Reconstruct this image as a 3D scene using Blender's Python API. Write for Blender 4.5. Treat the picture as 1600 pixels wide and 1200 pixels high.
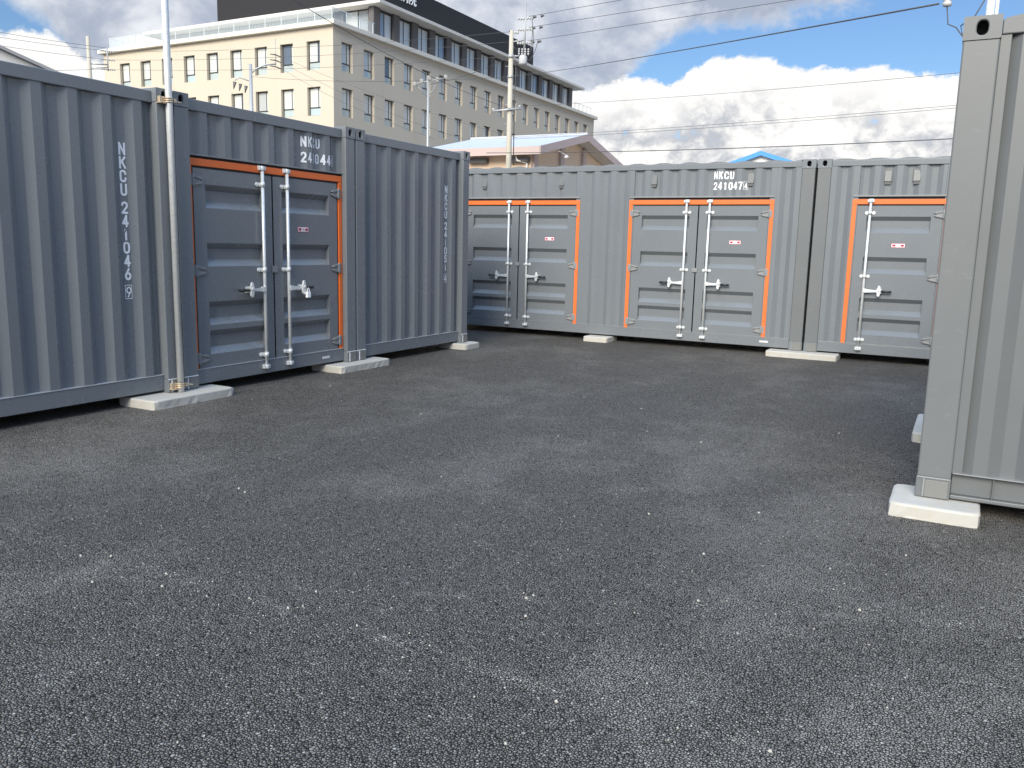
import bpy, bmesh, math, random
from mathutils import Vector, Matrix
random.seed(7)
R = math.radians
scene = bpy.context.scene
for o in list(bpy.data.objects):
    bpy.data.objects.remove(o)
COL = scene.collection

# ------------------------------------------------------------------ camera
YAW, PITCH, ROLL = -0.49011322, 0.16448555, 0.02369282
CAM_H, F_PX = 1.36348, 1310.687
cy_, sy_, cp_, sp_ = math.cos(YAW), math.sin(YAW), math.cos(PITCH), math.sin(PITCH)
fw = Vector((sy_*cp_, cy_*cp_, -sp_))
r0 = Vector((cy_, -sy_, 0)); u0 = r0.cross(fw)
rt = r0*math.cos(ROLL) + u0*math.sin(ROLL)
up = -r0*math.sin(ROLL) + u0*math.cos(ROLL)
cam_data = bpy.data.cameras.new('camera')
cam_data.sensor_width = 36.0
cam_data.lens = F_PX/1600*36
cam_data.clip_start = 0.05
cam_data.clip_end = 3000
cam = bpy.data.objects.new('camera', cam_data)
COL.objects.link(cam)
cam.matrix_world = Matrix(((rt.x, up.x, -fw.x, 0), (rt.y, up.y, -fw.y, 0), (rt.z, up.z, -fw.z, CAM_H), (0, 0, 0, 1)))
scene.camera = cam

# ------------------------------------------------------------------ view
scene.view_settings.view_transform = 'Standard'
scene.view_settings.look = 'None'
scene.view_settings.gamma = 1.0
scene.view_settings.exposure = 0.70
scene.render.resolution_x, scene.render.resolution_y = 1024, 768

# ------------------------------------------------------------------ sun and sky
SUN_EL, SUN_AZ = R(31), R(174)          # azimuth clockwise from +Y: the sun stands behind the camera
sd = Vector((math.sin(SUN_AZ)*math.cos(SUN_EL), math.cos(SUN_AZ)*math.cos(SUN_EL), math.sin(SUN_EL)))
sun_data = bpy.data.lights.new('sun', 'SUN')
sun_data.energy = 3.3
sun_data.angle = R(34)
sun_data.color = (1.0, 0.92, 0.78)
sun = bpy.data.objects.new('sun', sun_data)
COL.objects.link(sun)
sun.rotation_euler = (-sd).to_track_quat('-Z', 'Y').to_euler()
sun.location = sd*60

world = bpy.data.worlds.new('World')
scene.world = world
world.use_nodes = True
world.cycles.sampling_method = 'MANUAL'
world.cycles.sample_map_resolution = 512

class NT:
    """small helper to write node trees as expressions"""
    def __init__(s, tree):
        s.t = tree; tree.nodes.clear()
    def n(s, kind, **kw):
        nd = s.t.nodes.new(kind)
        for k, v in kw.items():
            setattr(nd, k, v)
        return nd
    def link(s, a, b):
        s.t.links.new(a, b)
    def put(s, sock, v):
        if hasattr(v, 'is_linked') or hasattr(v, 'links'):
            s.t.links.new(v, sock)
        else:
            sock.default_value = v
    def m(s, op, a, b=0.0, c=0.0, clamp=False):
        nd = s.n('ShaderNodeMath', operation=op, use_clamp=clamp)
        for i, v in enumerate((a, b, c)):
            s.put(nd.inputs[i], v)
        return nd.outputs[0]
    def ss(s, v, lo, hi, a=0.0, b=1.0):
        nd = s.n('ShaderNodeMapRange', interpolation_type='SMOOTHSTEP')
        s.put(nd.inputs[0], v)
        for i, q in enumerate((lo, hi, a, b)):
            s.put(nd.inputs[i+1], q)
        return nd.outputs[0]
    def mix(s, f, a, b, blend='MIX'):
        nd = s.n('ShaderNodeMix', data_type='RGBA', blend_type=blend)
        s.put(nd.inputs[0], f)
        for i, v in ((6, a), (7, b)):
            if isinstance(v, (tuple, list)):
                nd.inputs[i].default_value = (*v[:3], 1)
            else:
                s.link(v, nd.inputs[i])
        return nd.outputs[2]
    def noise(s, vec, scale, detail=4, rough=0.5, dist=0.0, dim='3D', lac=2.0):
        nd = s.n('ShaderNodeTexNoise', noise_dimensions=dim)
        if vec is not None:
            s.link(vec, nd.inputs['Vector'])
        nd.inputs['Scale'].default_value = scale
        nd.inputs['Detail'].default_value = detail
        nd.inputs['Roughness'].default_value = rough
        nd.inputs['Lacunarity'].default_value = lac
        nd.inputs['Distortion'].default_value = dist
        return nd.outputs[0]
    def vor(s, vec, scale, out='Distance', feature='F1', rnd=1.0):
        nd = s.n('ShaderNodeTexVoronoi', feature=feature)
        s.link(vec, nd.inputs['Vector'])
        nd.inputs['Scale'].default_value = scale
        nd.inputs['Randomness'].default_value = rnd
        return nd.outputs[out]
    def vor2(s, vec, scale):
        nd = s.n('ShaderNodeTexVoronoi')
        s.link(vec, nd.inputs['Vector']); nd.inputs['Scale'].default_value = scale
        return nd.outputs['Distance'], nd.outputs['Color']
    def ramp(s, f, stops, interp='LINEAR'):
        nd = s.n('ShaderNodeValToRGB')
        s.link(f, nd.inputs[0])
        cr = nd.color_ramp; cr.interpolation = interp
        while len(cr.elements) < len(stops):
            cr.elements.new(0.5)
        for el, (p, v) in zip(cr.elements, stops):
            el.position = p
            el.color = (v, v, v, 1) if not isinstance(v, (tuple, list)) else (*v, 1)
        return nd.outputs[0]

def curve(nt, x, pts, lo, hi, vmax):
    """piecewise smooth curve of x through pts, by colour ramp over [lo, hi]"""
    f = nt.m('DIVIDE', nt.m('SUBTRACT', x, lo), hi-lo)
    return nt.m('MULTIPLY', nt.ramp(f, [((a-lo)/(hi-lo), v/vmax) for a, v in pts]), vmax)

def build_sky():
    nt = NT(world.node_tree)
    tc = nt.n('ShaderNodeTexCoord')
    sep = nt.n('ShaderNodeSeparateXYZ'); nt.link(tc.outputs['Generated'], sep.inputs[0])
    az = nt.m('MULTIPLY', nt.m('ARCTAN2', sep.outputs[0], sep.outputs[1]), 57.29578)
    el = nt.m('MULTIPLY', nt.m('ARCSINE', sep.outputs[2]), 57.29578)
    # billow coordinates: the direction itself, so that nothing stretches or seams outside the view
    mp = nt.n('ShaderNodeVectorMath', operation='MULTIPLY'); nt.link(tc.outputs['Generated'], mp.inputs[0])
    mp.inputs[1].default_value = (1.0, 1.0, 1.35)
    P = mp.outputs[0]
    big = nt.noise(P, 5.0, 6, 0.55)
    mid = nt.noise(P, 16.0, 7, 0.58, 0.25)
    fine = nt.noise(P, 46.0, 8, 0.62, 0.3)
    bil = nt.m('SUBTRACT', 1.0, nt.m('MULTIPLY', nt.m('ABSOLUTE', nt.m('SUBTRACT', nt.noise(P, 30.0, 6, 0.6), 0.5)), 4.0))
    sky = nt.n('ShaderNodeTexSky', sky_type='NISHITA')
    sky.sun_disc = False
    sky.sun_elevation = SUN_EL
    sky.sun_rotation = SUN_AZ
    sky.altitude = 200.0
    sky.air_density = 1.0
    sky.dust_density = 0.35
    sky.ozone_density = 2.2
    blue = nt.mix(1.0, sky.outputs[0], (0.056, 0.067, 0.078), 'MULTIPLY')
    # low cumulus bank: its upper edge by azimuth
    edge = curve(nt, az, [(-180, 9), (-120, 11), (-90, 9.5), (-64, 10.6), (-58.5, 11.0), (-56.6, 11.2), (-55, 10.3), (-50, 9),
        (-40, 9.5), (-28, 10.0), (-23.1, 9.7), (-21.5, 10.7), (-20.3, 11.0), (-19.2, 10.2), (-18.5, 9.9), (-17.6, 10.9), (-16.2, 11.4),
        (-15, 12.0), (-13.2, 11.9), (-11.6, 11.1), (-9, 10.9), (-5.5, 10.8), (-4, 10.3), (-1.5, 10.2), (8, 9.0), (40, 10), (100, 11), (180, 9)], -180, 180, 20)
    e1 = nt.m('ADD', edge, nt.m('ADD', nt.m('MULTIPLY', nt.m('SUBTRACT', fine, 0.5), 1.5), nt.m('MULTIPLY', bil, 0.22)))
    d1 = nt.m('SUBTRACT', e1, el)                       # degrees below the cloud top
    cum = nt.ss(d1, -0.10, 0.32)
    hole = nt.ss(nt.m('ADD', nt.m('MULTIPLY', mid, 0.7), nt.m('MULTIPLY', fine, 0.3)), 0.335, 0.405)      # a few blue gaps in the bank
    cum = nt.m('MULTIPLY', cum, nt.m('MAXIMUM', hole, nt.ss(d1, 3.4, 1.6)))
    # flat grey layer above, open to the right of the view
    ge = curve(nt, az, [(-180, 13), (-120, 14), (-75, 12.5), (-59, 12.6), (-57, 12.3), (-55.5, 10.5), (-53, 5), (-26, 5), (-22.5, 7),
        (-21, 10.5), (-19.5, 12.0), (-17.5, 13.5), (-13, 13.5), (-9, 13.9), (-5, 15.0), (0, 17), (10, 24), (30, 42), (100, 42), (135, 20), (180, 13)], -180, 180, 60)
    g1 = nt.m('SUBTRACT', nt.m('ADD', el, nt.m('ADD', nt.m('MULTIPLY', nt.m('SUBTRACT', mid, 0.5), 3.4), nt.m('MULTIPLY', nt.m('SUBTRACT', fine, 0.5), 1.6))), ge)
    gry = nt.ss(g1, -0.35, 1.1)
    brk = nt.ss(big, 0.30, 0.48)                        # the layer breaks up overhead
    gry = nt.m('MULTIPLY', gry, nt.m('MAXIMUM', nt.ss(el, 26.0, 17.0), brk))
    # cloud colours
    cs = nt.ss(nt.m('ADD', nt.m('MULTIPLY', mid, 0.6), nt.m('MULTIPLY', fine, 0.4)), 0.40, 0.57)
    low = nt.ss(d1, 0.4, 4.2)
    ccol = nt.mix(nt.m('MULTIPLY', nt.m('SUBTRACT', 1.0, cs), nt.m('ADD', 0.12, nt.m('MULTIPLY', low, 0.85)), clamp=True),
                  (0.68, 0.668, 0.645), (0.335, 0.35, 0.385))
    gs = nt.ss(nt.m('ADD', nt.m('MULTIPLY', big, 0.5), nt.m('MULTIPLY', mid, 0.5)), 0.38, 0.62)
    gs = nt.m('SUBTRACT', gs, nt.ss(az, -19.5, -14.5, 0.0, 0.45), clamp=True)
    gcol = nt.mix(gs, (0.27, 0.30, 0.365), (0.58, 0.59, 0.61))
    gcol = nt.mix(nt.ss(el, 16.0, 36.0), gcol, (0.53, 0.75, 1.12))
    gcol = nt.mix(nt.ss(g1, 1.0, 0.0, 0.0, 0.7), gcol, (0.47, 0.485, 0.51))
    out = nt.mix(nt.m('MULTIPLY', gry, 0.94), blue, gcol)
    out = nt.mix(cum, out, ccol)
    bg = nt.n('ShaderNodeBackground'); nt.link(out, bg.inputs[0]); bg.inputs[1].default_value = 1.0
    ow = nt.n('ShaderNodeOutputWorld'); nt.link(bg.outputs[0], ow.inputs[0])
build_sky()

# ------------------------------------------------------------------ materials
MATS = {}
def new_mat(name):
    m = bpy.data.materials.new(name); m.use_nodes = True
    nt = NT(m.node_tree)
    b = nt.n('ShaderNodeBsdfPrincipled'); o = nt.n('ShaderNodeOutputMaterial')
    nt.link(b.outputs[0], o.inputs[0])
    MATS[name] = m
    return nt, b
def objco(nt):
    return nt.n('ShaderNodeTexCoord').outputs['Object']
def worldco(nt):
    return nt.n('ShaderNodeNewGeometry').outputs['Position']
def bump(nt, b, h, strength, dist):
    bp = nt.n('ShaderNodeBump')
    bp.inputs['Strength'].default_value = strength
    bp.inputs['Distance'].default_value = dist
    nt.link(h, bp.inputs['Height'])
    nt.link(bp.outputs[0], b.inputs['Normal'])

def paint(name, col, rough=0.42, var=0.10, scuff=0.0, spec=0.5, metal=0.0, oc=True):
    nt, b = new_mat(name)
    P = worldco(nt)
    n1 = nt.noise(P, 2.2, 5, 0.6)
    n2 = nt.noise(P, 38, 3, 0.6)
    lo = tuple(c*(1-var) for c in col); hi = tuple(c*(1+var) for c in col)
    c = nt.mix(nt.m('ADD', nt.m('MULTIPLY', n1, 0.8), nt.m('MULTIPLY', n2, 0.2)), lo, hi)
    if scuff:
        mp = nt.n('ShaderNodeMapping'); mp.inputs['Scale'].default_value = (1, 1, 2.4); nt.link(P, mp.inputs[0])
        sc = nt.m('MULTIPLY', nt.ss(nt.noise(mp.outputs[0], 9, 8, 0.72), 0.58, 0.70), scuff)
        c = nt.mix(sc, c, tuple(min(1, q*1.7+0.03) for q in col))
    nt.link(c, b.inputs['Base Color'])
    nt.link(nt.m('ADD', rough-0.06, nt.m('MULTIPLY', n1, 0.12)), b.inputs['Roughness'])
    b.inputs['Specular IOR Level'].default_value = spec
    b.inputs['Metallic'].default_value = metal
    if oc:
        bump(nt, b, nt.noise(P, 3.0, 2, 0.5), 0.08, 0.006)
    return MATS[name]

paint('grey_paint', (0.163, 0.179, 0.194), 0.27, 0.06, 0.025, spec=0.62)
paint('worn_grey_paint', (0.134, 0.143, 0.148), 0.42, 0.10, 0.20)
paint('dimmed_grey_paint', (0.125, 0.134, 0.139), 0.42, 0.08, 0.06)  # same grey paint; dimmer light on the plain container put into the colour
paint('hinge_paint', (0.22, 0.228, 0.232), 0.40, 0.10, 0.2)
paint('orange_paint', (0.74, 0.150, 0.030), 0.45, 0.10, 0.10)
paint('rubber', (0.018, 0.018, 0.020), 0.6, 0.1, oc=False)
paint('white_print', (0.90, 0.91, 0.92), 0.5, 0.03, oc=False)
paint('red_print', (0.42, 0.02, 0.06), 0.5, 0.05, oc=False)
paint('lit_ledge_paint', (0.36, 0.375, 0.39), 0.45, 0.08, oc=False)  # light caught by the bottom-rail ledge, put into a paler colour
paint('sealant', (0.62, 0.63, 0.64), 0.5, 0.06, oc=False)
paint('patch_paint', (0.17, 0.172, 0.165), 0.55, 0.12, 0.1)
paint('black_grip', (0.022, 0.022, 0.024), 0.45, 0.1, oc=False)
paint('brass_zinc', (0.62, 0.50, 0.36), 0.35, 0.25, metal=0.5, oc=False)
paint('dark_steel', (0.10, 0.10, 0.105), 0.5, 0.15, oc=False)
paint('pole_concrete', (0.46, 0.43, 0.36), 0.85, 0.10, oc=False)
paint('ceramic', (0.50, 0.50, 0.49), 0.3, 0.1, oc=False)
paint('cable', (0.07, 0.07, 0.075), 0.6, 0.05, oc=False)
paint('cladding', (0.024, 0.023, 0.025), 0.6, 0.06, spec=0.25, oc=False)
paint('pier_paint', (0.105, 0.098, 0.098), 0.6, 0.08, oc=False)
paint('trim_white', (0.66, 0.62, 0.54), 0.6, 0.05, oc=False)
paint('soffit', (0.62, 0.59, 0.54), 0.7, 0.04, oc=False)
paint('window_frame', (0.035, 0.033, 0.032), 0.5, 0.05, oc=False)
paint('pink_wall', (0.72, 0.54, 0.40), 0.8, 0.06, oc=False)
paint('pink_trim', (0.50, 0.40, 0.37), 0.7, 0.05, oc=False)
paint('pale_roof', (0.47, 0.50, 0.55), 0.45, 0.05, oc=False)
paint('blue_trim', (0.06, 0.27, 0.66), 0.45, 0.04, oc=False)
paint('white_wall', (0.78, 0.76, 0.72), 0.8, 0.04, oc=False)
paint('grey_wall', (0.45, 0.46, 0.48), 0.8, 0.06, oc=False)
paint('pole_steel', (0.40, 0.415, 0.42), 0.45, 0.1, metal=0.3, oc=False)
paint('strip_panel', (0.26, 0.28, 0.29), 0.3, 0.15, oc=False)
paint('grey_roof', (0.22, 0.23, 0.25), 0.6, 0.05, oc=False)
paint('chip', (0.42, 0.40, 0.36), 0.8, 0.25, oc=False)

def galvanised():
    nt, b = new_mat('galvanised')
    P = worldco(nt)
    n = nt.noise(P, 30, 4, 0.6)
    v = nt.vor(P, 60, 'Color')
    s = nt.n('ShaderNodeSeparateColor'); nt.link(v, s.inputs[0])
    c = nt.mix(nt.m('ADD', nt.m('MULTIPLY', n, 0.6), nt.m('MULTIPLY', s.outputs[0], 0.4)), (0.60, 0.63, 0.64), (0.80, 0.82, 0.82))
    nt.link(c, b.inputs['Base Color'])
    b.inputs['Metallic'].default_value = 0.35
    nt.link(nt.m('ADD', 0.28, nt.m('MULTIPLY', n, 0.2)), b.inputs['Roughness'])
galvanised()

def render_wall():
    nt, b = new_mat('beige_render')
    P = worldco(nt)
    n1 = nt.noise(P, 0.35, 5, 0.6)
    mp = nt.n('ShaderNodeMapping'); mp.inputs['Scale'].default_value = (1.2, 1.2, 0.12); nt.link(P, mp.inputs[0])
    st = nt.noise(mp.outputs[0], 1.6, 5, 0.6)
    c = nt.mix(n1, (0.52, 0.46, 0.37), (0.57, 0.508, 0.412))
    c = nt.mix(nt.ss(st, 0.5, 0.8, 0.0, 0.22), c, (0.42, 0.36, 0.28))
    nt.link(c, b.inputs['Base Color'])
    b.inputs['Roughness'].default_value = 0.85
render_wall()

def pane(name, a, bcol, tint):
    nt, b = new_mat(name)
    oi = nt.n('ShaderNodeObjectInfo')
    P = worldco(nt)
    mp = nt.n('ShaderNodeMapping'); mp.inputs['Scale'].default_value = (7, 7, 0.25); nt.link(P, mp.inputs[0])
    folds = nt.noise(mp.outputs[0], 1.0, 3, 0.5)
    cur = nt.mix(folds, tuple(q*0.75 for q in a), a)
    c = nt.mix(nt.ss(oi.outputs['Random'], 0.74, 0.9), cur, bcol)
    nt.link(c, b.inputs['Base Color'])
    b.inputs['Roughness'].default_value = 0.5
    b.inputs['Coat Weight'].default_value = 1.0
    b.inputs['Coat Roughness'].default_value = 0.03
    b.inputs['Coat IOR'].default_value = 1.6
    b.inputs['Coat Tint'].default_value = (*tint, 1)
pane('curtain_pane', (0.66, 0.68, 0.65), (0.10, 0.13, 0.17), (1, 1, 1))
pane('lower_pane', (0.46, 0.53, 0.52), (0.40, 0.50, 0.52), (1, 1, 1))
pane('tall_pane', (0.58, 0.62, 0.64), (0.22, 0.30, 0.40), (1, 1, 1))
def clear_glass():
    nt, b = new_mat('rail_glass')
    b.inputs['Base Color'].default_value = (0.8, 0.88, 0.9, 1)
    b.inputs['Roughness'].default_value = 0.05
    b.inputs['Alpha'].default_value = 0.16
clear_glass()

def concrete():
    nt, b = new_mat('block_concrete')
    P = worldco(nt)
    n1 = nt.noise(P, 6, 6, 0.62); n2 = nt.noise(P, 120, 3, 0.6)
    c = nt.mix(n1, (0.38, 0.37, 0.335), (0.52, 0.505, 0.465))
    st = nt.ss(nt.noise(P, 14, 6, 0.68, 0.6), 0.50, 0.70, 0.0, 0.65)
    c = nt.mix(st, c, (0.47, 0.42, 0.31))
    c = nt.mix(nt.ss(nt.vor(P, 70), 0.22, 0.10, 0.0, 0.5), c, (0.40, 0.39, 0.35))
    nt.link(c, b.inputs['Base Color'])
    b.inputs['Roughness'].default_value = 0.85
    bump(nt, b, nt.m('ADD', n2, nt.m('MULTIPLY', n1, 1.5)), 0.35, 0.004)
concrete()

def asphalt():
    nt, b = new_mat('asphalt')
    P = worldco(nt)
    wob = nt.n('ShaderNodeVectorMath', operation='ADD'); nt.link(P, wob.inputs[0])
    nz = nt.n('ShaderNodeTexNoise'); nz.inputs['Scale'].default_value = 90; nt.link(P, nz.inputs['Vector'])
    sc = nt.n('ShaderNodeVectorMath', operation='SCALE'); nt.link(nz.outputs['Color'], sc.inputs[0]); sc.inputs['Scale'].default_value = 0.006
    nt.link(sc.outputs[0], wob.inputs[1])
    Q = wob.outputs[0]
    d1, col = nt.vor2(Q, 98)
    s = nt.n('ShaderNodeSeparateColor'); nt.link(col, s.inputs[0])
    void = nt.ss(nt.noise(P, 170, 1, 0.5), 0.43, 0.33)
    ed = nt.vor(Q, 98, 'Distance', 'DISTANCE_TO_EDGE')
    stone = nt.m('MULTIPLY', nt.ss(ed, 0.035, 0.17), nt.m('SUBTRACT', 1.0, nt.m('MULTIPLY', void, 0.7)))
    g = nt.ramp(s.outputs[0], [(0, (0.118, 0.111, 0.100)), (0.6, (0.178, 0.167, 0.151)), (0.95, (0.252, 0.237, 0.214)), (1, (0.37, 0.35, 0.32))])
    base = nt.mix(stone, (0.016, 0.0155, 0.015), g)
    # dust worn into shallow patches and roller streaks
    mp = nt.n('ShaderNodeMapping'); mp.inputs['Scale'].default_value = (1.0, 0.60, 1.0); mp.inputs['Rotation'].default_value = (0, 0, R(62)); nt.link(P, mp.inputs[0])
    n1 = nt.noise(mp.outputs[0], 0.62, 5, 0.58, 0.5)
    n3 = nt.noise(P, 2.6, 5, 0.65, 0.3)
    dust = nt.m('MULTIPLY', nt.ss(nt.m('ADD', nt.m('MULTIPLY', n1, 0.65), nt.m('MULTIPLY', n3, 0.35)), 0.45, 0.67), 0.33)
    base = nt.mix(nt.m('MULTIPLY', dust, nt.m('ADD', 0.06, nt.m('MULTIPLY', stone, 0.94))), base, (0.50, 0.475, 0.43))
    fl, fc = nt.vor2(P, 30)
    s2 = nt.n('ShaderNodeSeparateColor'); nt.link(fc, s2.inputs[0])
    fleck = nt.m('MULTIPLY', nt.ss(fl, 0.20, 0.12), nt.ss(nt.m('ADD', s2.outputs[1], nt.m('ADD', nt.m('MULTIPLY', n3, 0.10), nt.m('MULTIPLY', n1, 0.07))), 1.035, 1.05))
    base = nt.mix(nt.m('MULTIPLY', fleck, 0.8), base, (0.58, 0.56, 0.50))
    # paving joint: a ragged line of scuffed, paler stones across the yard
    sp = nt.n('ShaderNodeSeparateXYZ'); nt.link(P, sp.inputs[0])
    wv = nt.m('MULTIPLY', nt.m('SUBTRACT', n3, 0.5), 0.20)
    ja = nt.m('ABSOLUTE', nt.m('ADD', nt.m('SUBTRACT', sp.outputs[1], 2.34), wv))
    jb = nt.m('ABSOLUTE', nt.m('ADD', nt.m('SUBTRACT', nt.m('SUBTRACT', sp.outputs[1], nt.m('MULTIPLY', sp.outputs[0], 0.45)), 3.58), wv))
    jl = nt.m('MAXIMUM', nt.ss(ja, 0.055, 0.0), nt.ss(jb, 0.05, 0.0, 0.0, 0.7))
    brkn = nt.ss(nt.noise(P, 7.0, 4, 0.65), 0.46, 0.60)
    base = nt.mix(nt.m('MULTIPLY', nt.m('MULTIPLY', jl, brkn), nt.m('MULTIPLY', stone, 0.32)), base, (0.48, 0.45, 0.40))
    nt.link(base, b.inputs['Base Color'])
    nt.link(nt.ss(stone, 0, 1, 0.85, 0.5), b.inputs['Roughness'])
    nt.link(nt.ss(stone, 0, 1, 0.05, 0.28), b.inputs['Specular IOR Level'])
    h = nt.m('ADD', nt.m('MULTIPLY', nt.m('ADD', nt.m('SUBTRACT', 1.0, d1), nt.m('MULTIPLY', stone, 0.5)), 0.0062),
             nt.m('ADD', nt.m('MULTIPLY', nz.outputs[0], 0.0020),
             nt.m('ADD', nt.m('MULTIPLY', s.outputs[1], 0.0022), nt.m('MULTIPLY', n3, 0.02))))
    bp = nt.n('ShaderNodeBump'); bp.inputs['Strength'].default_value = 1.0; bp.inputs['Distance'].default_value = 1.0
    nt.link(h, bp.inputs['Height']); nt.link(bp.outputs[0], b.inputs['Normal'])
asphalt()
def earth():
    nt, b = new_mat('earth')
    P = worldco(nt)
    nt.link(nt.mix(nt.noise(P, 0.3, 6, 0.6), (0.13, 0.12, 0.10), (0.22, 0.20, 0.17)), b.inputs['Base Color'])
    b.inputs['Roughness'].default_value = 0.95
earth()

# ------------------------------------------------------------------ mesh helpers
class MB:
    def __init__(s):
        s.v = []; s.f = []; s.sm = []
    def face(s, pts, smooth=False):
        i = len(s.v); s.v += [tuple(p) for p in pts]; s.f.append(tuple(range(i, i+len(pts)))); s.sm.append(smooth)
    def box(s, x0, x1, y0, y1, z0, z1):
        i = len(s.v)
        s.v += [(x, y, z) for z in (z0, z1) for y in (y0, y1) for x in (x0, x1)]
        for q in ((0, 2, 3, 1), (4, 5, 7, 6), (0, 1, 5, 4), (2, 6, 7, 3), (0, 4, 6, 2), (1, 3, 7, 5)):
            s.f.append(tuple(i+k for k in q)); s.sm.append(False)
        return s
    def prism(s, poly, axis, a, b):
        """polygon (2-D) swept along an axis: poly lies in the two other axes, in x,y,z order"""
        def P(p, t):
            return {0: (t, p[0], p[1]), 1: (p[0], t, p[1]), 2: (p[0], p[1], t)}[axis]
        i = len(s.v); n = len(poly)
        s.v += [P(p, a) for p in poly] + [P(p, b) for p in poly]
        s.f.append(tuple(i+k for k in range(n))[::-1]); s.sm.append(False)
        s.f.append(tuple(i+n+k for k in range(n))); s.sm.append(False)
        for k in range(n):
            s.f.append((i+k, i+(k+1) % n, i+n+(k+1) % n, i+n+k)); s.sm.append(False)
        return s
    def tube(s, pts, r, n=10, caps=True):
        """tube through points; r a number or a list"""
        pts = [Vector(p) for p in pts]
        if not isinstance(r, (list, tuple)):
            r = [r]*len(pts)
        i = len(s.v)
        for k, p in enumerate(pts):
            a = pts[max(k-1, 0)]; c = pts[min(k+1, len(pts)-1)]
            d = (c-a).normalized()
            ref = Vector((0, 0, 1)) if abs(d.z) < 0.9 else Vector((1, 0, 0))
            e1 = d.cross(ref).normalized(); e2 = d.cross(e1)
            for j in range(n):
                t = 2*math.pi*j/n
                s.v.append(tuple(p + (e1*math.cos(t)+e2*math.sin(t))*r[k]))
        for k in range(len(pts)-1):
            for j in range(n):
                a = i+k*n+j; b2 = i+k*n+(j+1) % n
                s.f.append((a, b2, b2+n, a+n)); s.sm.append(True)
        if caps:
            s.f.append(tuple(i+j for j in range(n))[::-1]); s.sm.append(False)
            e = i+(len(pts)-1)*n
            s.f.append(tuple(e+j for j in range(n))); s.sm.append(False)
        return s
    def lathe(s, c, prof, n=14):
        """profile [(r, z)] turned about a vertical axis at c"""
        i = len(s.v)
        for r, z in prof:
            for j in range(n):
                t = 2*math.pi*j/n
                s.v.append((c[0]+r*math.cos(t), c[1]+r*math.sin(t), c[2]+z))
        for k in range(len(prof)-1):
            for j in range(n):
                a = i+k*n+j; b2 = i+k*n+(j+1) % n
                s.f.append((a, b2, b2+n, a+n)); s.sm.append(True)
        return s
    def mesh(s, name):
        me = bpy.data.meshes.new(name)
        me.from_pydata(s.v, [], s.f)
        me.polygons.foreach_set('use_smooth', s.sm)
        bm = bmesh.new(); bm.from_mesh(me)
        bmesh.ops.remove_doubles(bm, verts=bm.verts, dist=1e-5)
        bmesh.ops.recalc_face_normals(bm, faces=bm.faces)
        bm.to_mesh(me); bm.free()
        me.update()
        return me
    def build(s, name, mat, parent=None, bevel=0.0, segs=2):
        o = bpy.data.objects.new(name, s.mesh(name))
        o.data.materials.append(MATS[mat])
        COL.objects.link(o)
        if parent is not None:
            o.parent = parent
        if bevel:
            bv = o.modifiers.new('bevel', 'BEVEL'); bv.width = bevel; bv.segments = segs
            bv.limit_method = 'ANGLE'; bv.angle_limit = R(35)
        return o

def inst(me, name, parent=None, loc=(0, 0, 0), rz=0.0, scale=None, bevel=0.0, segs=2):
    o = bpy.data.objects.new(name, me); COL.objects.link(o)
    if parent is not None:
        o.parent = parent
    o.location = loc; o.rotation_euler = (0, 0, rz)
    if scale:
        o.scale = scale
    if bevel:
        bv = o.modifiers.new('bevel', 'BEVEL'); bv.width = bevel; bv.segments = segs
        bv.limit_method = 'ANGLE'; bv.angle_limit = R(35)
    return o

def empty(name, loc, rz=0.0):
    o = bpy.data.objects.new(name, None); COL.objects.link(o)
    o.location = loc; o.rotation_euler = (0, 0, rz); o.empty_display_size = 0.3
    return o
def tag(o, label, cat, group=None, kind=None):
    o['label'] = label; o['category'] = cat
    if group: o['group'] = group
    if kind: o['kind'] = kind
    return o

# ------------------------------------------------------------------ ground
ZG = -0.08
def ground():
    mb = MB(); mb.face([(-900, -900, ZG-0.02), (900, -900, ZG-0.02), (900, 900, ZG-0.02), (-900, 900, ZG-0.02)])
    o = mb.build('ground', 'earth'); o['kind'] = 'structure'
    me = MB(); me.face([(-26, -14, ZG), (22, -14, ZG), (22, 26, ZG), (-26, 26, ZG)])
    o = me.build('asphalt_yard', 'asphalt'); o['kind'] = 'structure'
ground()

# ------------------------------------------------------------------ shipping containers
H, WID, LEN = 2.591, 2.438, 6.058
PITCH_C, SL, DEP = 0.268, 0.064, 0.036

def corr_depth(u, s0, d_out, pitch=PITCH_C):
    t = (u-s0) % pitch
    fl = (pitch-2*SL)/2
    if t < SL: return d_out+DEP*(1-t/SL)
    if t < SL+fl: return d_out
    if t < 2*SL+fl: return d_out+DEP*(t-SL-fl)/SL
    return d_out+DEP

def corr_panel(mb, ua, ub, za, zb, s0, d_out, pitch=PITCH_C):
    """trapezoid-profile sheet in the plane y = depth between ua and ub"""
    fl = (pitch-2*SL)/2
    us = {ua, ub}
    k = math.floor((ua-s0)/pitch)-1
    while s0+k*pitch < ub:
        b = s0+k*pitch
        for q in (b, b+SL, b+SL+fl, b+2*SL+fl):
            if ua < q < ub: us.add(q)
        k += 1
    us = sorted(us)
    for a, b in zip(us, us[1:]):
        da, db = corr_depth(a+1e-6, s0, d_out, pitch), corr_depth(b-1e-6, s0, d_out, pitch)
        mb.face([(a, da, za), (b, db, za), (b, db, zb), (a, da, zb)])
    return mb

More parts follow.
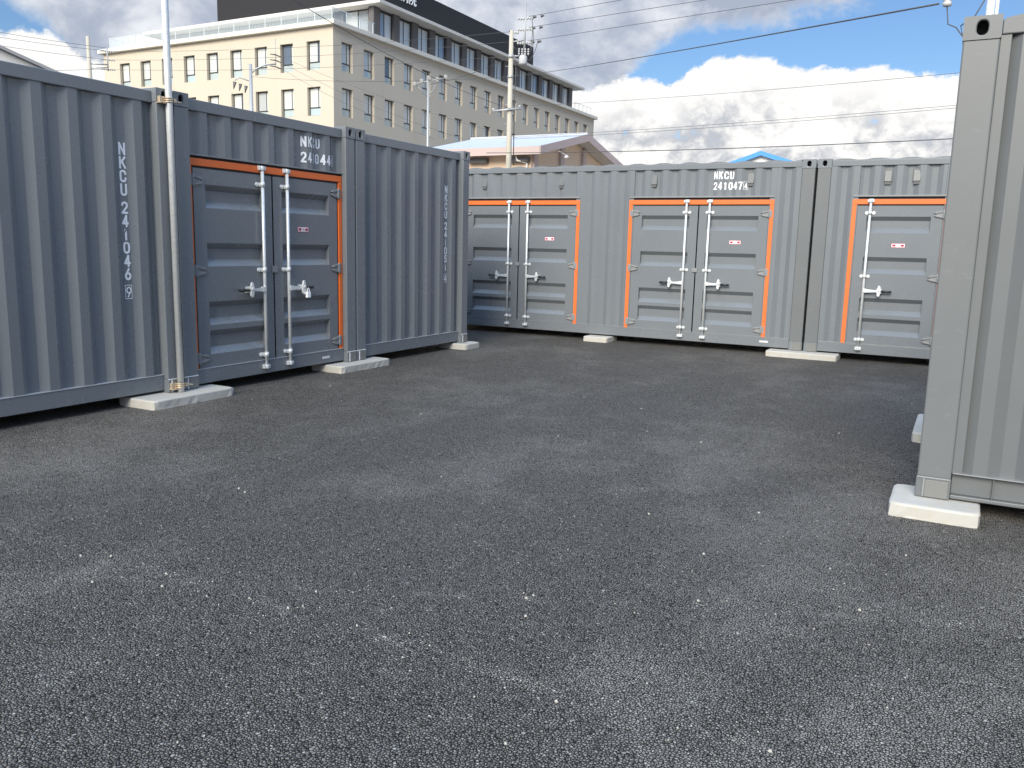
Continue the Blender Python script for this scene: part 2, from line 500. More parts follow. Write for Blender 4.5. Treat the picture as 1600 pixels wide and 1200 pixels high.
def casting_mesh(w, d, h, hole):
    """corner casting, front at y = 0, with a real aperture in the front"""
    mb = MB()
    if hole:
        cx, cz, rw, rh = w/2, h/2, 0.027, 0.037
        angs = sorted([2*math.pi*k/20 for k in range(20)] + [math.atan2(sz*h/2, sx*w/2) % (2*math.pi) for sx in (-1, 1) for sz in (-1, 1)])
        inn, out = [], []
        for a in angs:
            c, s_ = math.cos(a), math.sin(a)
            q = (abs(c/rw)**2.6+abs(s_/rh)**2.6)**(-1/2.6)
            inn.append((cx+c*q, cz+s_*q))
            t = min((w/2)/abs(c) if abs(c) > 1e-6 else 9, (h/2)/abs(s_) if abs(s_) > 1e-6 else 9)
            out.append((cx+c*t, cz+s_*t))
        n = len(angs)
        for k in range(n):
            a, b = k, (k+1) % n
            mb.face([(inn[a][0], 0, inn[a][1]), (inn[b][0], 0, inn[b][1]), (out[b][0], 0, out[b][1]), (out[a][0], 0, out[a][1])])
            mb.face([(inn[a][0], 0, inn[a][1]), (inn[b][0], 0, inn[b][1]), (inn[b][0], 0.028, inn[b][1]), (inn[a][0], 0.028, inn[a][1])])
    else:
        mb.face([(0, 0, 0), (w, 0, 0), (w, 0, h), (0, 0, h)])
    mb.face([(0, 0, 0), (0, d, 0), (0, d, h), (0, 0, h)]); mb.face([(w, 0, 0), (w, d, 0), (w, d, h), (w, 0, h)])
    mb.face([(0, 0, h), (w, 0, h), (w, d, h), (0, d, h)]); mb.face([(0, 0, 0), (w, 0, 0), (w, d, 0), (0, d, 0)])
    mb.face([(0, d, 0), (w, d, 0), (w, d, h), (0, d, h)])
    me = mb.mesh('corner_casting'); me.materials.append(MATS['grey_paint'])
    return me
CAST = {}
def casting(w, d, hole):
    k = (w, d, hole)
    if k not in CAST: CAST[k] = casting_mesh(w, d, 0.118, hole)
    return CAST[k]

# ---- stencilled characters: strokes laid on the sheet, following its folds
GL = {
 'N': [[(0, 0), (0, 1)], [(0, 1), (1, 0)], [(1, 0), (1, 1)]],
 'K': [[(0, 0), (0, 1)], [(1, 1), (0.05, 0.42)], [(0.35, 0.62), (1, 0)]],
 'C': [[(1, .72), (1, .82), (.85, .96), (.5, 1), (.15, .96), (0, .82), (0, .18), (.15, .04), (.5, 0), (.85, .04), (1, .18), (1, .28)]],
 'U': [[(0, 1), (0, .18), (.15, .04), (.5, 0), (.85, .04), (1, .18), (1, 1)]],
 '0': [[(.5, 1), (.12, .92), (0, .75), (0, .25), (.12, .08), (.5, 0), (.88, .08), (1, .25), (1, .75), (.88, .92), (.5, 1)]],
 '1': [[(.2, .84), (.5, 1), (.5, 0)]],
 '2': [[(0, .76), (.1, .93), (.5, 1), (.9, .93), (1, .75), (.92, .56), (0, 0)], [(0, 0), (1, 0)]],
 '4': [[(.72, 0), (.72, 1)], [(.72, 1), (0, .28)], [(0, .28), (1, .28)]],
 '5': [[(.95, 1), (.1, 1), (.05, .55)], [(.05, .55), (.5, .62), (.88, .54), (1, .32), (.88, .08), (.5, 0), (.1, .06), (0, .2)]],
 '6': [[(.70, 1), (.06, .42)], [(.5, .60), (.13, .52), (0, .30), (.13, .08), (.5, 0), (.87, .08), (1, .30), (.87, .52), (.5, .60)]],
 '7': [[(0, 1), (1, 1)], [(1, 1), (.4, 0)]],
 '8': [[(.5, .54), (.12, .64), (.06, .78), (.14, .93), (.5, 1), (.86, .93), (.94, .78), (.88, .64), (.5, .54), (.1, .44), (0, .26), (.12, .06), (.5, 0), (.88, .06), (1, .26), (.9, .44), (.5, .54)]],
 '9': [[(.30, 0), (.94, .58)], [(.5, 1), (.13, .92), (0, .70), (.13, .48), (.5, .40), (.87, .48), (1, .70), (.87, .92), (.5, 1)]],
}
def strokes(mb, paths, ox, oz, w, h, th, depth, lift):
    """paths in the unit square -> ribbons of width th on the surface y = depth(u) - lift"""
    k = 0
    for path in paths:
        pts = [Vector((ox+a*w, oz+b*h)) for a, b in path]
        # resample
        q = [pts[0]]
        for a, b in zip(pts, pts[1:]):
            n = max(1, int((b-a).length/0.008))
            q += [a+(b-a)*(j/n) for j in range(1, n+1)]
        d0 = (q[1]-q[0]).normalized(); d1 = (q[-1]-q[-2]).normalized()
        if (q[0]-q[-1]).length > 1e-6:
            q[0] = q[0]-d0*th*0.42; q[-1] = q[-1]+d1*th*0.42
        rows = []
        for j, p in enumerate(q):
            a = q[max(j-1, 0)]; b = q[min(j+1, len(q)-1)]
            t = (b-a).normalized(); nrm = Vector((-t.y, t.x))
            rows.append([p+nrm*(th*(i/4-0.5)) for i in range(5)])
        for ra, rb in zip(rows, rows[1:]):
            for i in range(4):
                mb.face([(P.x, depth(P.x)-lift-0.0004*k, P.y) for P in (ra[i], ra[i+1], rb[i+1], rb[i])])
        k += 1
def box_path(): return [[(0, 0), (1, 0)], [(1, 0), (1, 1)], [(1, 1), (0, 1)], [(0, 1), (0, 0)]]

def vertical_code(root, text, check, u, ztop, depth):
    mb = MB(); z = ztop; gh, gw, th = 0.102, 0.053, 0.019
    for ch in text:
        if ch == ' ':
            z -= 0.036; continue
        strokes(mb, GL[ch], u+(0.01 if ch == '1' else 0), z-gh+th/2, gw-th*0.4-(0.02 if ch == '1' else 0), gh-th, th, depth, 0.003)
        z -= 0.1095
    z -= 0.030
    strokes(mb, GL[check], u+0.002, z-0.10, gw-0.012, 0.078, 0.0115, depth, 0.003)
    strokes(mb, box_path(), u-0.011, z-0.116, 0.062, 0.112, 0.005, depth, 0.003)
    mb.build('lettering', 'white_print', root)

def two_line_code(root, num, check, u, z1, z2, depth, pitch=0.071, gh=0.108):
    mb = MB(); th = 0.0185; gw = 0.040
    for i, ch in enumerate('NKCU'):
        strokes(mb, GL[ch], u+i*(pitch+0.004)+th/2, z1-gh+th/2, gw, gh-th, th, depth, 0.003)
    for i, ch in enumerate(num):
        strokes(mb, GL[ch], u+i*pitch+th/2, z2-gh+th/2, gw, gh-th, th, depth, 0.003)
    x = u+len(num)*pitch
    strokes(mb, GL[check], x+0.014, z2-gh+0.017, 0.030, gh-0.040, 0.0095, depth, 0.003)
    strokes(mb, box_path(), x+0.001, z2-gh+0.001, 0.058, gh-0.002, 0.0042, depth, 0.003)
    mb.build('lettering', 'white_print', root)

# ---- door leaf with pressed ribs, lock rod, handle and hinges
RIBS = ((1.840, 1.630), (1.315, 1.100), (0.775, 0.556), (0.507, 0.283))
LZ0, LZ1 = 0.158, 1.978
def leaf_mesh(w, m_left, m_right):
    mb = MB(); dp, st, sb = 0.062, 0.066, 0.076
    ra, rb = m_left, w-m_right
    prof = [(LZ0, 0)]
    for zt, zb in RIBS[::-1]:
        prof += [(zb, 0), (zb+sb, dp), (zt-st, dp), (zt, 0)]
    prof.append((LZ1, 0))
    mb.face([(0, 0, LZ0), (ra, 0, LZ0), (ra, 0, LZ1), (0, 0, LZ1)])
    mb.face([(rb, 0, LZ0), (w, 0, LZ0), (w, 0, LZ1), (rb, 0, LZ1)])
    for (z0, d0), (z1, d1) in zip(prof, prof[1:]):
        mb.face([(ra, d0, z0), (rb, d0, z0), (rb, d1, z1), (ra, d1, z1)])
    for zt, zb in RIBS:
        for x in (ra, rb):
            mb.face([(x, 0, zb), (x, dp, zb+sb), (x, dp, zt-st), (x, 0, zt)])
    t = 0.05
    for x in (0, w):
        mb.face([(x, 0, LZ0), (x, t, LZ0), (x, t, LZ1), (x, 0, LZ1)])
    mb.face([(0, 0, LZ0), (w, 0, LZ0), (w, t, LZ0), (0, t, LZ0)]); mb.face([(0, 0, LZ1), (w, 0, LZ1), (w, t, LZ1), (0, t, LZ1)])
    mb.face([(0, t, LZ0), (w, t, LZ0), (w, t, LZ1), (0, t, LZ1)])
    return mb

def door_leaf(root, u, y, w, hinge, label=None, padlock=False, frame_front=0.0):
    """u, y: lower corner of the leaf; hinge 'L' or 'R'; everything is in container coordinates"""
    s = 1 if hinge == 'R' else -1                 # direction from the rod to the hinges
    uh = u+w if hinge == 'R' else u
    us = u if hinge == 'R' else u+w               # free edge
    mb = leaf_mesh(w, 0.12 if hinge == 'R' else 0.135, 0.135 if hinge == 'R' else 0.12)
    leaf = mb.build('door', 'grey_paint', root); leaf.location = (u, y, 0)
    def sub(mbx, name, mat, bevel=0.0):
        o = mbx.build(name, mat, leaf, bevel); o.location = (-u, -y, 0); return o
    # gasket round the leaf
    g = MB()
    g.box(u-0.018, u-0.001, y+0.004, y+0.045, LZ0-0.012, LZ1+0.014); g.box(u+w+0.001, u+w+0.018, y+0.004, y+0.045, LZ0-0.012, LZ1+0.014)
    g.box(u-0.001, u+w+0.001, y+0.004, y+0.045, LZ1+0.001, LZ1+0.014); g.box(u-0.001, u+w+0.001, y+0.004, y+0.045, LZ0-0.012, LZ0-0.001)
    sub(g, 'gasket', 'rubber')
    ur = us+s*0.160; yr = y-0.040
    rod = MB(); rod.tube([(ur, yr, 0.075), (ur, yr, 2.055)], 0.0165, 12)
    sub(rod, 'lock_rod', 'galvanised')
    for z in (2.040, 0.092):                      # cam keepers on the frame
        k = MB(); k.box(ur-0.030, ur+0.030, frame_front-0.006, y+0.012, z-0.026, z+0.026)
        k.box(ur-0.040, ur-0.022, yr-0.012, frame_front-0.004, z-0.018, z+0.018); k.box(ur+0.022, ur+0.040, yr-0.012, frame_front-0.004, z-0.018, z+0.018)
        k.tube([(ur, yr, z-0.02), (ur, yr, z+0.02)], 0.024, 12)
        sub(k, 'cam_keeper', 'galvanised', 0.003)
    for z in (1.885, 1.060, 0.215):               # rod brackets with bolt plates
        k = MB(); k.tube([(ur, yr, z-0.024), (ur, yr, z+0.024)], 0.0225, 12)
        k.box(ur-0.020, ur+0.020, yr, y-0.002, z-0.018, z+0.018)
        for q in (-1, 1):
            k.tube([(ur+q*0.042, y-0.001, z), (ur+q*0.042, y-0.012, z)], 0.022, 12)
            k.tube([(ur+q*0.042, y-0.012, z), (ur+q*0.042, y-0.020, z)], 0.011, 8)
        sub(k, 'rod_bracket', 'galvanised')
    zh = 0.870                                    # handle
    k = MB()
    k.box(min(ur, ur+s*0.045), max(ur, ur+s*0.045), yr-0.022, yr+0.010, zh-0.024, zh+0.026)
    k.prism([(ur+s*0.04, zh+0.020), (ur+s*0.20, zh+0.008), (ur+s*0.20, zh-0.012), (ur+s*0.04, zh-0.022)], 1, yr-0.020, yr-0.008)
    sub(k, 'handle_lever', 'galvanised', 0.002)
    k = MB(); uc = ur+s*0.195
    k.prism([(uc-0.022, zh-0.055), (uc-0.006, zh-0.072), (uc+0.012, zh-0.066), (uc+0.022, zh-0.02), (uc+0.020, zh+0.05), (uc+0.006, zh+0.075), (uc-0.010, zh+0.072), (uc-0.022, zh+0.03)], 1, yr-0.034, yr-0.014)
    k.box(uc-0.03, uc+0.03, yr-0.014, y-0.001, zh-0.03, zh+0.03)
    k.tube([(uc, yr-0.034, zh+0.01), (uc, yr-0.048, zh+0.01)], 0.016, 10)
    sub(k, 'handle_catch', 'galvanised', 0.002)
    k = MB(); k.tube([(ur+s*0.222, yr-0.014, zh-0.002), (ur+s*0.345, yr-0.014, zh-0.003)], 0.0155, 10)
    sub(k, 'handle_grip', 'black_grip')
    if padlock:
        k = MB(); k.box(uc+0.012, uc+0.062, yr-0.062, yr-0.036, zh-0.105, zh-0.045)
        k.tube([(uc+0.022, yr-0.049, zh-0.045), (uc+0.022, yr-0.049, zh-0.015), (uc+0.037, yr-0.049, zh-0.006), (uc+0.052, yr-0.049, zh-0.015), (uc+0.052, yr-0.049, zh-0.045)], 0.005, 8)
        sub(k, 'padlock', 'white_print', 0.004)
    for z in (1.870, 1.062, 0.255):               # hinges
        k = MB()
        a, b = uh+s*0.050, uh-s*0.105
        k.tube([(uh+s*0.010, y-0.012, z-0.054), (uh+s*0.010, y-0.012, z+0.054)], 0.014, 10)
        k.box(min(a, uh), max(a, uh), y-0.016, y-0.001, z-0.050, z+0.050)
        for q in (-1, 1):
            k.prism([(uh, z+q*0.046), (uh, z+q*0.026), (b+s*0.02, z+q*0.006), (b, z+q*0.016), (b+s*0.03, z+q*0.034)], 1, y-0.020, y-0.001)
        k.prism([(uh, z+0.030), (b+s*0.03, z+0.012), (b+s*0.03, z-0.012), (uh, z-0.030)], 1, y-0.009, y-0.001)
        sub(k, 'hinge', 'hinge_paint', 0.003)
    if label is not None:
        k = MB(); k.box(label-0.078, label+0.078, y-0.003, y-0.001, 1.448, 1.492); sub(k, 'unit_label', 'white_print')
        k = MB()
        k.box(label-0.070, label-0.030, y-0.0045, y-0.003, 1.456, 1.484); k.box(label+0.030, label+0.070, y-0.0045, y-0.003, 1.456, 1.484)
        sub(k, 'label_print', 'red_print')
        k = MB()
        k.box(label-0.082, label+0.082, y-0.0028, y-0.001, 1.492, 1.497); k.box(label-0.082, label+0.082, y-0.0028, y-0.001, 1.443, 1.448)
        k.box(label-0.083, label-0.078, y-0.0028, y-0.001, 1.448, 1.492); k.box(label+0.078, label+0.083, y-0.0028, y-0.001, 1.448, 1.492)
        for i, ch in enumerate('230'):
            strokes(k, GL['1' if ch == '2' else ch] if ch in GL else GL['8'], label-0.020+i*0.015, 1.460, 0.008, 0.020, 0.003, lambda q: y-0.003, 0.0015)
        sub(k, 'label_border', 'red_print')
    return leaf

def vent(root, u, z, y):
    k = MB()
    k.prism([(y+0.04, z+0.09), (y-0.010, z+0.085), (y-0.034, z-0.055), (y-0.030, z-0.060), (y+0.04, z-0.060)], 0, u-0.042, u+0.042)
    k.box(u-0.050, u+0.050, y-0.002, y+0.04, z-0.060, z+0.100)
    o = k.build('vent', 'dimmed_grey_paint', root, 0.003)
    k = MB(); k.box(u-0.036, u+0.036, y-0.026, y+0.02, z-0.095, z-0.0605)
    k.build('vent_mesh', 'dark_steel', o)
    return o

def container(name, loc, rz, end, label, group, front, channel=False):
    """a 20-foot container. end: the short face looks out at y = 0, else the long side does. front(root, W, posts) builds that face"""
    root = empty(name, loc, rz)
    tag(root, label, 'container', group)
    W, D = (WID, LEN) if end else (LEN, WID)
    cw, cd = (0.162, 0.178) if end else (0.178, 0.162)
    rec = 0.055 if end else 0.010                  # rails sit this far behind the castings
    for x in (0, W-cw):
        for z, hole in ((0, False), (H-0.118, True)):
            inst(casting(cw, cd, hole), 'corner_casting', root, (x, 0, z), bevel=0.006)
            o = inst(casting(cw, cd, hole), 'corner_casting', root, (x+cw, D, z), math.pi, bevel=0.006)
    pin = 0.004
    for x in (0, W-cw):
        for y0, y1 in ((pin, cd-0.004), (D-cd+0.004, D-pin)):
            mb = MB(); mb.box(x+(pin if x == 0 else 0.002), x+cw-(0.002 if x == 0 else pin), y0, y1, 0.118, H-0.118)
            mb.build('corner_post', 'worn_grey_paint' if not end else 'grey_paint', root, 0.008)
    # weld seams and closing plates on the lower castings
    for x in (0, W-cw):
        mb = MB(); mb.box(x+cw*0.27, x+cw*0.93, -0.006, 0.003, 0.006, 0.104); mb.build('casting_plate', 'patch_paint', root, 0.002)
        mb = MB(); mb.box(x+0.005, x+cw-0.005, -0.0035, 0.010, 0.112, 0.121)
        mb.box(x+cw*0.20, x+cw*0.27-0.001, -0.0055, 0.004, 0.006, 0.108)
        mb.build('weld_seam', 'sealant' if end else 'hinge_paint', root, 0.002)
    # rails of the front frame and of the back frame
    zt0, zt1 = (2.468, 2.566) if end else (2.492, 2.566)
    zb0, zb1 = (0.020, 0.160)
    for y0, y1, nm in ((rec, rec+0.07, 'f'), (D-rec-0.07, D-rec, 'b')):
        mb = MB(); mb.box(cw+0.001, W-cw-0.001, y0, y1, zt0, zt1); mb.build('top_rail', 'grey_paint', root, 0.006)
        mb = MB(); mb.box(cw+0.001, W-cw-0.001, y0+(0.034 if channel else 0), y1, zb0+(0.012 if channel else 0), zb1-0.006)
        if channel:
            mb.box(cw+0.001, W-cw-0.001, y0+0.002, y1, 0.010, zb0+0.0115)
            for q in (0.38, 2.2, 4.0): mb.box(q, q+0.008, y0+0.010, y0+0.0339, zb0+0.012, zb1-0.0065)
        o = mb.build('bottom_rail', 'grey_paint', root, 0.005)
        mb = MB(); mb.box(cw+0.002, W-cw-0.002, y0-0.004, y0+0.05, zb1-0.006, zb1); mb.build('rail_flange', 'lit_ledge_paint' if end else 'hinge_paint', root, 0.001)
        if nm == 'b': continue
    for x0, x1 in ((0.010, 0.08), (W-0.08, W-0.010)):
        for z0, z1, nm in ((2.492, 2.566, 'top_rail'), (0.020, 0.158, 'bottom_rail')):
            mb = MB(); mb.box(x0, x1, cd+0.001, D-cd-0.001, z0, z1); mb.build(nm, 'grey_paint', root, 0.005)
    # side and rear sheets
    for xs, fl in ((0.015, 1), (W-0.015, -1)):
        mb = MB(); corr_panel(mb, cd, D-cd, 0.15, 2.50, 0.31, 0.0)
        mb.v = [(xs+fl*y, x, z) for x, y, z in mb.v]
        mb.build('side_wall', 'grey_paint', root)
    mb = MB(); corr_panel(mb, cw, W-cw, 0.15, 2.50, 0.31, 0.0); mb.v = [(x, D-rec-0.006-y, z) for x, y, z in mb.v]
    mb.build('rear_wall', 'grey_paint', root)
    # roof sheet with folds that run across the container's width, seen as a scalloped edge
    mb = MB(); n = int(LEN/0.1045)
    prof = []
    L0, L1 = 0.19, LEN-0.19
    for k in range(n+1):
        t = L0+(L1-L0)*k/n
        prof.append((t, 2.574+(0.017 if k % 4 in (1, 2) else 0.0)))
    a0, a1 = 0.022, WID-0.022
    for (t0, z0), (t1, z1) in zip(prof, prof[1:]):
        q = [(t0, a0, z0), (t1, a0, z1), (t1, a1, z1), (t0, a1, z0)]
        mb.face([(y, x, z) for x, y, z in q] if end else q)
        for a in (a0, a1):
            q = [(t0, a, 2.560), (t1, a, 2.560), (t1, a, z1), (t0, a, z0)]
            mb.face([(y, x, z) for x, y, z in q] if end else q)
    mb.build('roof', 'grey_paint', root)
    mb = MB(); mb.box(0.09, W-0.09, 0.14, D-0.12, 0.09, 0.14); mb.build('floor', 'dark_steel', root)
    front(root, W, cw)
    return root

def data_plate(root, u, y, z):
    mb = MB(); mb.box(u-0.06, u+0.06, y-0.004, y, z-0.013, z+0.013); mb.build('data_plate', 'sealant', root, 0.001)

END_PHASE, END_PITCH = 0.300, 0.2885
def plain_end(code, check):
    def f(root, W, cw):
        mb = MB(); corr_panel(mb, cw, W-cw, 0.15, 2.475, END_PHASE, 0.062, END_PITCH); mb.build('end_wall', 'grey_paint', root)
        dep = lambda u: corr_depth(u, END_PHASE, 0.062, END_PITCH)
        vertical_code(root, code, check, 1.972, 2.117, dep)
    return f

def door_frame(root, ua, ub, y, left_post=True, right_post=True):
    """orange surround: head and two jambs; and the dark slot above the head"""
    mb = MB(); mb.box(ua, ub, y, y+0.05, 1.997, 2.062)
    fr = mb.build('door_frame', 'orange_paint', root, 0.003)
    for a, b in ((ua, ua+0.054), (ub-0.054, ub)):
        mb = MB(); mb.box(a, b, y+0.001, y+0.05, 0.150, 1.9965); mb.build('jamb', 'orange_paint', fr, 0.003)
    mb = MB(); mb.box(ua, ub, y+0.030, y+0.055, 2.0625, 2.084); mb.build('head_slot', 'rubber', fr)
    mb = MB(); mb.box(ua+0.055, ub-0.055, y+0.022, y+0.05, 1.976, 1.9965); mb.build('head_seal', 'dark_steel', fr)
    return fr

def door_end(root, W, cw):                          # container with double doors in its end
    y = 0.060
    ua, ub = cw+0.002, W-cw-0.002
    ph = 0.275
    mb = MB(); corr_panel(mb, ua, ub, 2.098, 2.475, ph, 0.064, 0.2785); mb.build('lintel_panel', 'grey_paint', root)
    mb = MB(); mb.box(ua, ub, y-0.008, y+0.05, 2.084, 2.098); mb.build('lintel_flange', 'hinge_paint', root, 0.002)
    door_frame(root, ua, ub, y)
    a, b = ua+0.075, ub-0.075; mid = (a+b)/2
    w = mid-a-0.010
    door_leaf(root, a, y+0.012, w, 'L', frame_front=y)
    door_leaf(root, mid+0.010, y+0.012, w, 'R', label=1.655, padlock=True, frame_front=y)
    mb = MB(); mb.box(mid-0.0085, mid+0.0085, y+0.020, y+0.05, LZ0-0.01, LZ1+0.012); mb.build('meeting_seal', 'rubber', root)
    mb = MB(); mb.box(mid-0.030, mid+0.040, y-0.004, y+0.0115, 1.030, 1.095); mb.build('keeper_plate', 'hinge_paint', root, 0.004)
    two_line_code(root, '241044', '8', 1.664, 2.424, 2.266, lambda u: corr_depth(u, ph, 0.064, 0.2785), 0.0735)
    data_plate(root, 1.97, 0.055, 0.085)

def side_front(doors, vents, code=None, plate=None):
    """long side with door openings; doors: (ua, ub, leaves)"""
    def f(root, W, cw):
        ph, dout = 0.115, 0.015
        segs, u = [], cw
        posts = []
        for ua, ub, lv in doors:
            segs.append((u, ua-0.020)); posts += [(ua-0.020, ua+0.068), (ub-0.068, ub+0.020)]; u = ub+0.020
        segs.append((u, W-cw))
        for a, b in segs:
            mb = MB(); corr_panel(mb, a, b, 0.15, 2.50, ph, dout); mb.build('side_panel', 'grey_paint', root)
        for a, b in posts:
            mb = MB(); mb.box(a, b, 0.016, 0.075, 0.158, 2.494); mb.build('door_post', 'grey_paint', root, 0.003)
        for ua, ub, lv in doors:
            y = 0.006
            mb = MB(); corr_panel(mb, ua+0.069, ub-0.069, 2.112, 2.50, ph, dout+0.005); mb.build('lintel_panel', 'grey_paint', root)
            mb = MB(); mb.box(ua+0.005, ub-0.005, y-0.006, y+0.05, 2.094, 2.114); mb.build('lintel_flange', 'hinge_paint', root, 0.002)
            fr = door_frame(root, ua, ub, y)
            for o in [fr]: pass
            a, b = ua+0.070, ub-0.070
            if lv == 2:
                mid = (a+b)/2; w = mid-a-0.009
                door_leaf(root, a, y+0.014, w, 'L', frame_front=y)
                door_leaf(root, mid+0.009, y+0.014, w, 'R', label=mid+0.55, frame_front=y)
                mb = MB(); mb.box(mid-0.0075, mid+0.0075, y+0.022, y+0.05, LZ0-0.01, LZ1+0.012); mb.build('meeting_seal', 'rubber', root)
                mb = MB(); mb.box(mid-0.050, mid+0.030, y-0.002, y+0.0135, 1.030, 1.090); mb.build('keeper_plate', 'hinge_paint', root, 0.004)
            else:
                door_leaf(root, a, y+0.014, b-a, 'R', label=a+0.53, frame_front=y)
        for u in vents:
            vent(root, u, 2.345, corr_depth(u, ph, dout+0.005))
        if code:
            two_line_code(root, code[0], code[1], code[2], 2.456, 2.309, lambda u: corr_depth(u, ph, dout+0.005))
        if plate:
            data_plate(root, plate, 0.010, 0.092)
    return f

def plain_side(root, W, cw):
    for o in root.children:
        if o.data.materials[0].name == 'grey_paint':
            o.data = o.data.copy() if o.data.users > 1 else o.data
            o.data.materials[0] = MATS['dimmed_grey_paint']
    mb = MB(); mb.box(cw-0.002, cw+0.050, 0.020, 0.060, 0.158, 2.494); mb.build('edge_strip', 'dimmed_grey_paint', root, 0.003)
    mb = MB(); corr_panel(mb, cw+0.048, W-cw, 0.15, 2.50, 0.213, 0.024); mb.build('side_panel', 'dimmed_grey_paint', root)

XL, YB_ = -6.1043, 12.113
G_ROW = 'grey containers standing side by side with their ends to the yard'
container('shipping_container', (XL, 5.1688-WID, 0), math.pi/2, True,
    'grey shipping container end marked 241046 in upright white digits, with galvanised post at its corner', G_ROW, plain_end('NKCU 241046', '9'))
container('shipping_container', (XL, 5.182, 0), math.pi/2, True,
    'grey shipping container with orange-framed double doors in its end, marked 241044', G_ROW, door_end)
container('shipping_container', (XL, 7.6333, 0), math.pi/2, True,
    'grey shipping container end marked 241051 in upright white digits, without doors', G_ROW, plain_end('NKCU 241051', '4'))
XE = -1.9199-LEN
G_BACK = 'grey containers with their long sides to the yard'
container('shipping_container', (XE, YB_, 0), 0, False,
    'grey shipping container with two orange-framed double doors in its long side, marked 241047', G_BACK,
    side_front([(-7.470-XE, -5.354-XE, 2), (-4.549-XE, -2.433-XE, 2)], [-7.075-XE, -5.683-XE, -4.186-XE, -2.782-XE], ('241047', '4', -3.303-XE), -2.443-XE))
XF = -1.898
container('shipping_container', (XF, YB_, 0), 0, False,
    'grey shipping container with one orange-framed single-leaf door and two vents above it', G_BACK,
    side_front([(-1.424-XF, -0.268-XF, 1)], [-1.021-XF, -0.680-XF]))
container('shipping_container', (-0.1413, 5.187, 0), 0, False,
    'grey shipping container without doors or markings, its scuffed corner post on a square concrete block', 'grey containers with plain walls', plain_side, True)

# ------------------------------------------------------------------ concrete bearing blocks
def block(x0, x1, y0, y1, label, z1=-0.001, rot=0.0):
    cx, cyy = (x0+x1)/2, (y0+y1)/2
    hx, hy = (x1-x0)/2, (y1-y0)/2
    mb = MB(); b = 0.016
    zb = ZG-0.015
    # slightly tapered block with cut edges
    rnd = random.Random(int(abs(cx*1000+cyy*77)))
    ring = []
    for (ax, ay), (bx2, by2) in zip([(-hx, -hy), (hx, -hy), (hx, hy), (-hx, hy)], [(hx, -hy), (hx, hy), (-hx, hy), (-hx, -hy)]):
        n = max(3, int(math.hypot(bx2-ax, by2-ay)/0.05))
        ring += [(ax+(bx2-ax)*k/n, ay+(by2-ay)*k/n) for k in range(n)]
    n = len(ring)
    lev = [(1.0, zb), (1.0, ZG+0.012), (1.0, z1-0.014), (1.0-0.006/max(hx, hy), z1-0.004), (1.0-0.020/max(hx, hy), z1)]
    i0 = len(mb.v)
    for k, (f, z) in enumerate(lev):
        for px, py in ring:
            j = rnd.uniform(-0.0035, 0.0035) if k < 2 else rnd.uniform(-0.0012, 0.0012)
            cut = 0.0 if k == 0 else 0
            ca = 0.010 if abs(abs(px)-hx) < 1e-6 and abs(abs(py)-hy) < 1e-6 else 0.0
            sx = px*f+(j if abs(abs(px)-hx) < 1e-6 else 0)-math.copysign(ca, px); sy = py*f+(j if abs(abs(py)-hy) < 1e-6 else 0)-math.copysign(ca, py)
            mb.v.append((sx, sy, z+(rnd.uniform(-0.001, 0.0) if k >= 3 else 0)))
    for k in range(len(lev)-1):
        for j in range(n):
            p = i0+k*n+j; q = i0+k*n+(j+1) % n
            mb.f.append((p, q, q+n, p+n)); mb.sm.append(k >= 2)
    e = i0+(len(lev)-1)*n
    mb.f.append(tuple(e+j for j in range(n))); mb.sm.append(False)
    o = mb.build('concrete_block', 'block_concrete')
    o.location = (cx, cyy, 0); o.rotation_euler = (0, 0, rot)
    tag(o, label, 'concrete block', 'pale concrete bearing blocks under the containers')
block(-6.34, -5.885, 4.665, 5.565, 'long pale concrete block under the containers 241046 and 241044, below the galvanised post', rot=R(0.6))
block(-6.39, -5.935, 7.150, 8.045, 'long pale concrete block under the containers 241044 and 241051')
block(-6.42, -5.955, 9.790, 10.180, 'short pale concrete block under the outer corner of the container 241051')
block(-2.365, -1.425, 11.870, 12.330, 'long pale concrete block under the containers 241047 and its single-door neighbour')
block(-5.130, -4.730, 11.900, 12.360, 'short pale concrete block under the middle of the container 241047')
block(-0.262, 0.192, 4.985, 5.445, 'square pale concrete block under the scuffed corner post of the plain container')
block(-0.255, 0.200, 7.105, 8.020, 'pale concrete block just showing beside the rear corner of the plain container')

# ------------------------------------------------------------------ galvanised posts on the containers
def clamp(parent, z, x, y, toward):
    """beam clamp that holds a post to a corner casting; toward: direction along which the jaw reaches"""
    k = MB()
    k.box(x-0.050, x-0.012, y-0.085, y-0.035, z-0.030, z+0.026); k.box(x-0.050, x+0.012, y-0.095, y-0.03, z-0.033, z-0.024)
    k.build('clamp', 'brass_zinc', parent, 0.003)
    k = MB()
    pts = [(x+0.035*math.cos(R(a)), y+0.037*math.sin(R(a)), z) for a in range(-200, 21, 20)]
    for dz in (-0.016, 0.0, 0.016):
        k.tube([(p[0], p[1], p[2]+dz) for p in pts], 0.006, 6)
    k.tube([(x-0.02, y+0.04, z+0.006), (x+0.02, y+0.115, z-0.006)], 0.006, 8)
    k.box(x-0.01, x+0.02, y+0.036, y+0.062, z-0.014, z+0.018)
    k.build('clamp_strap', 'brass_zinc', parent, 0.001)

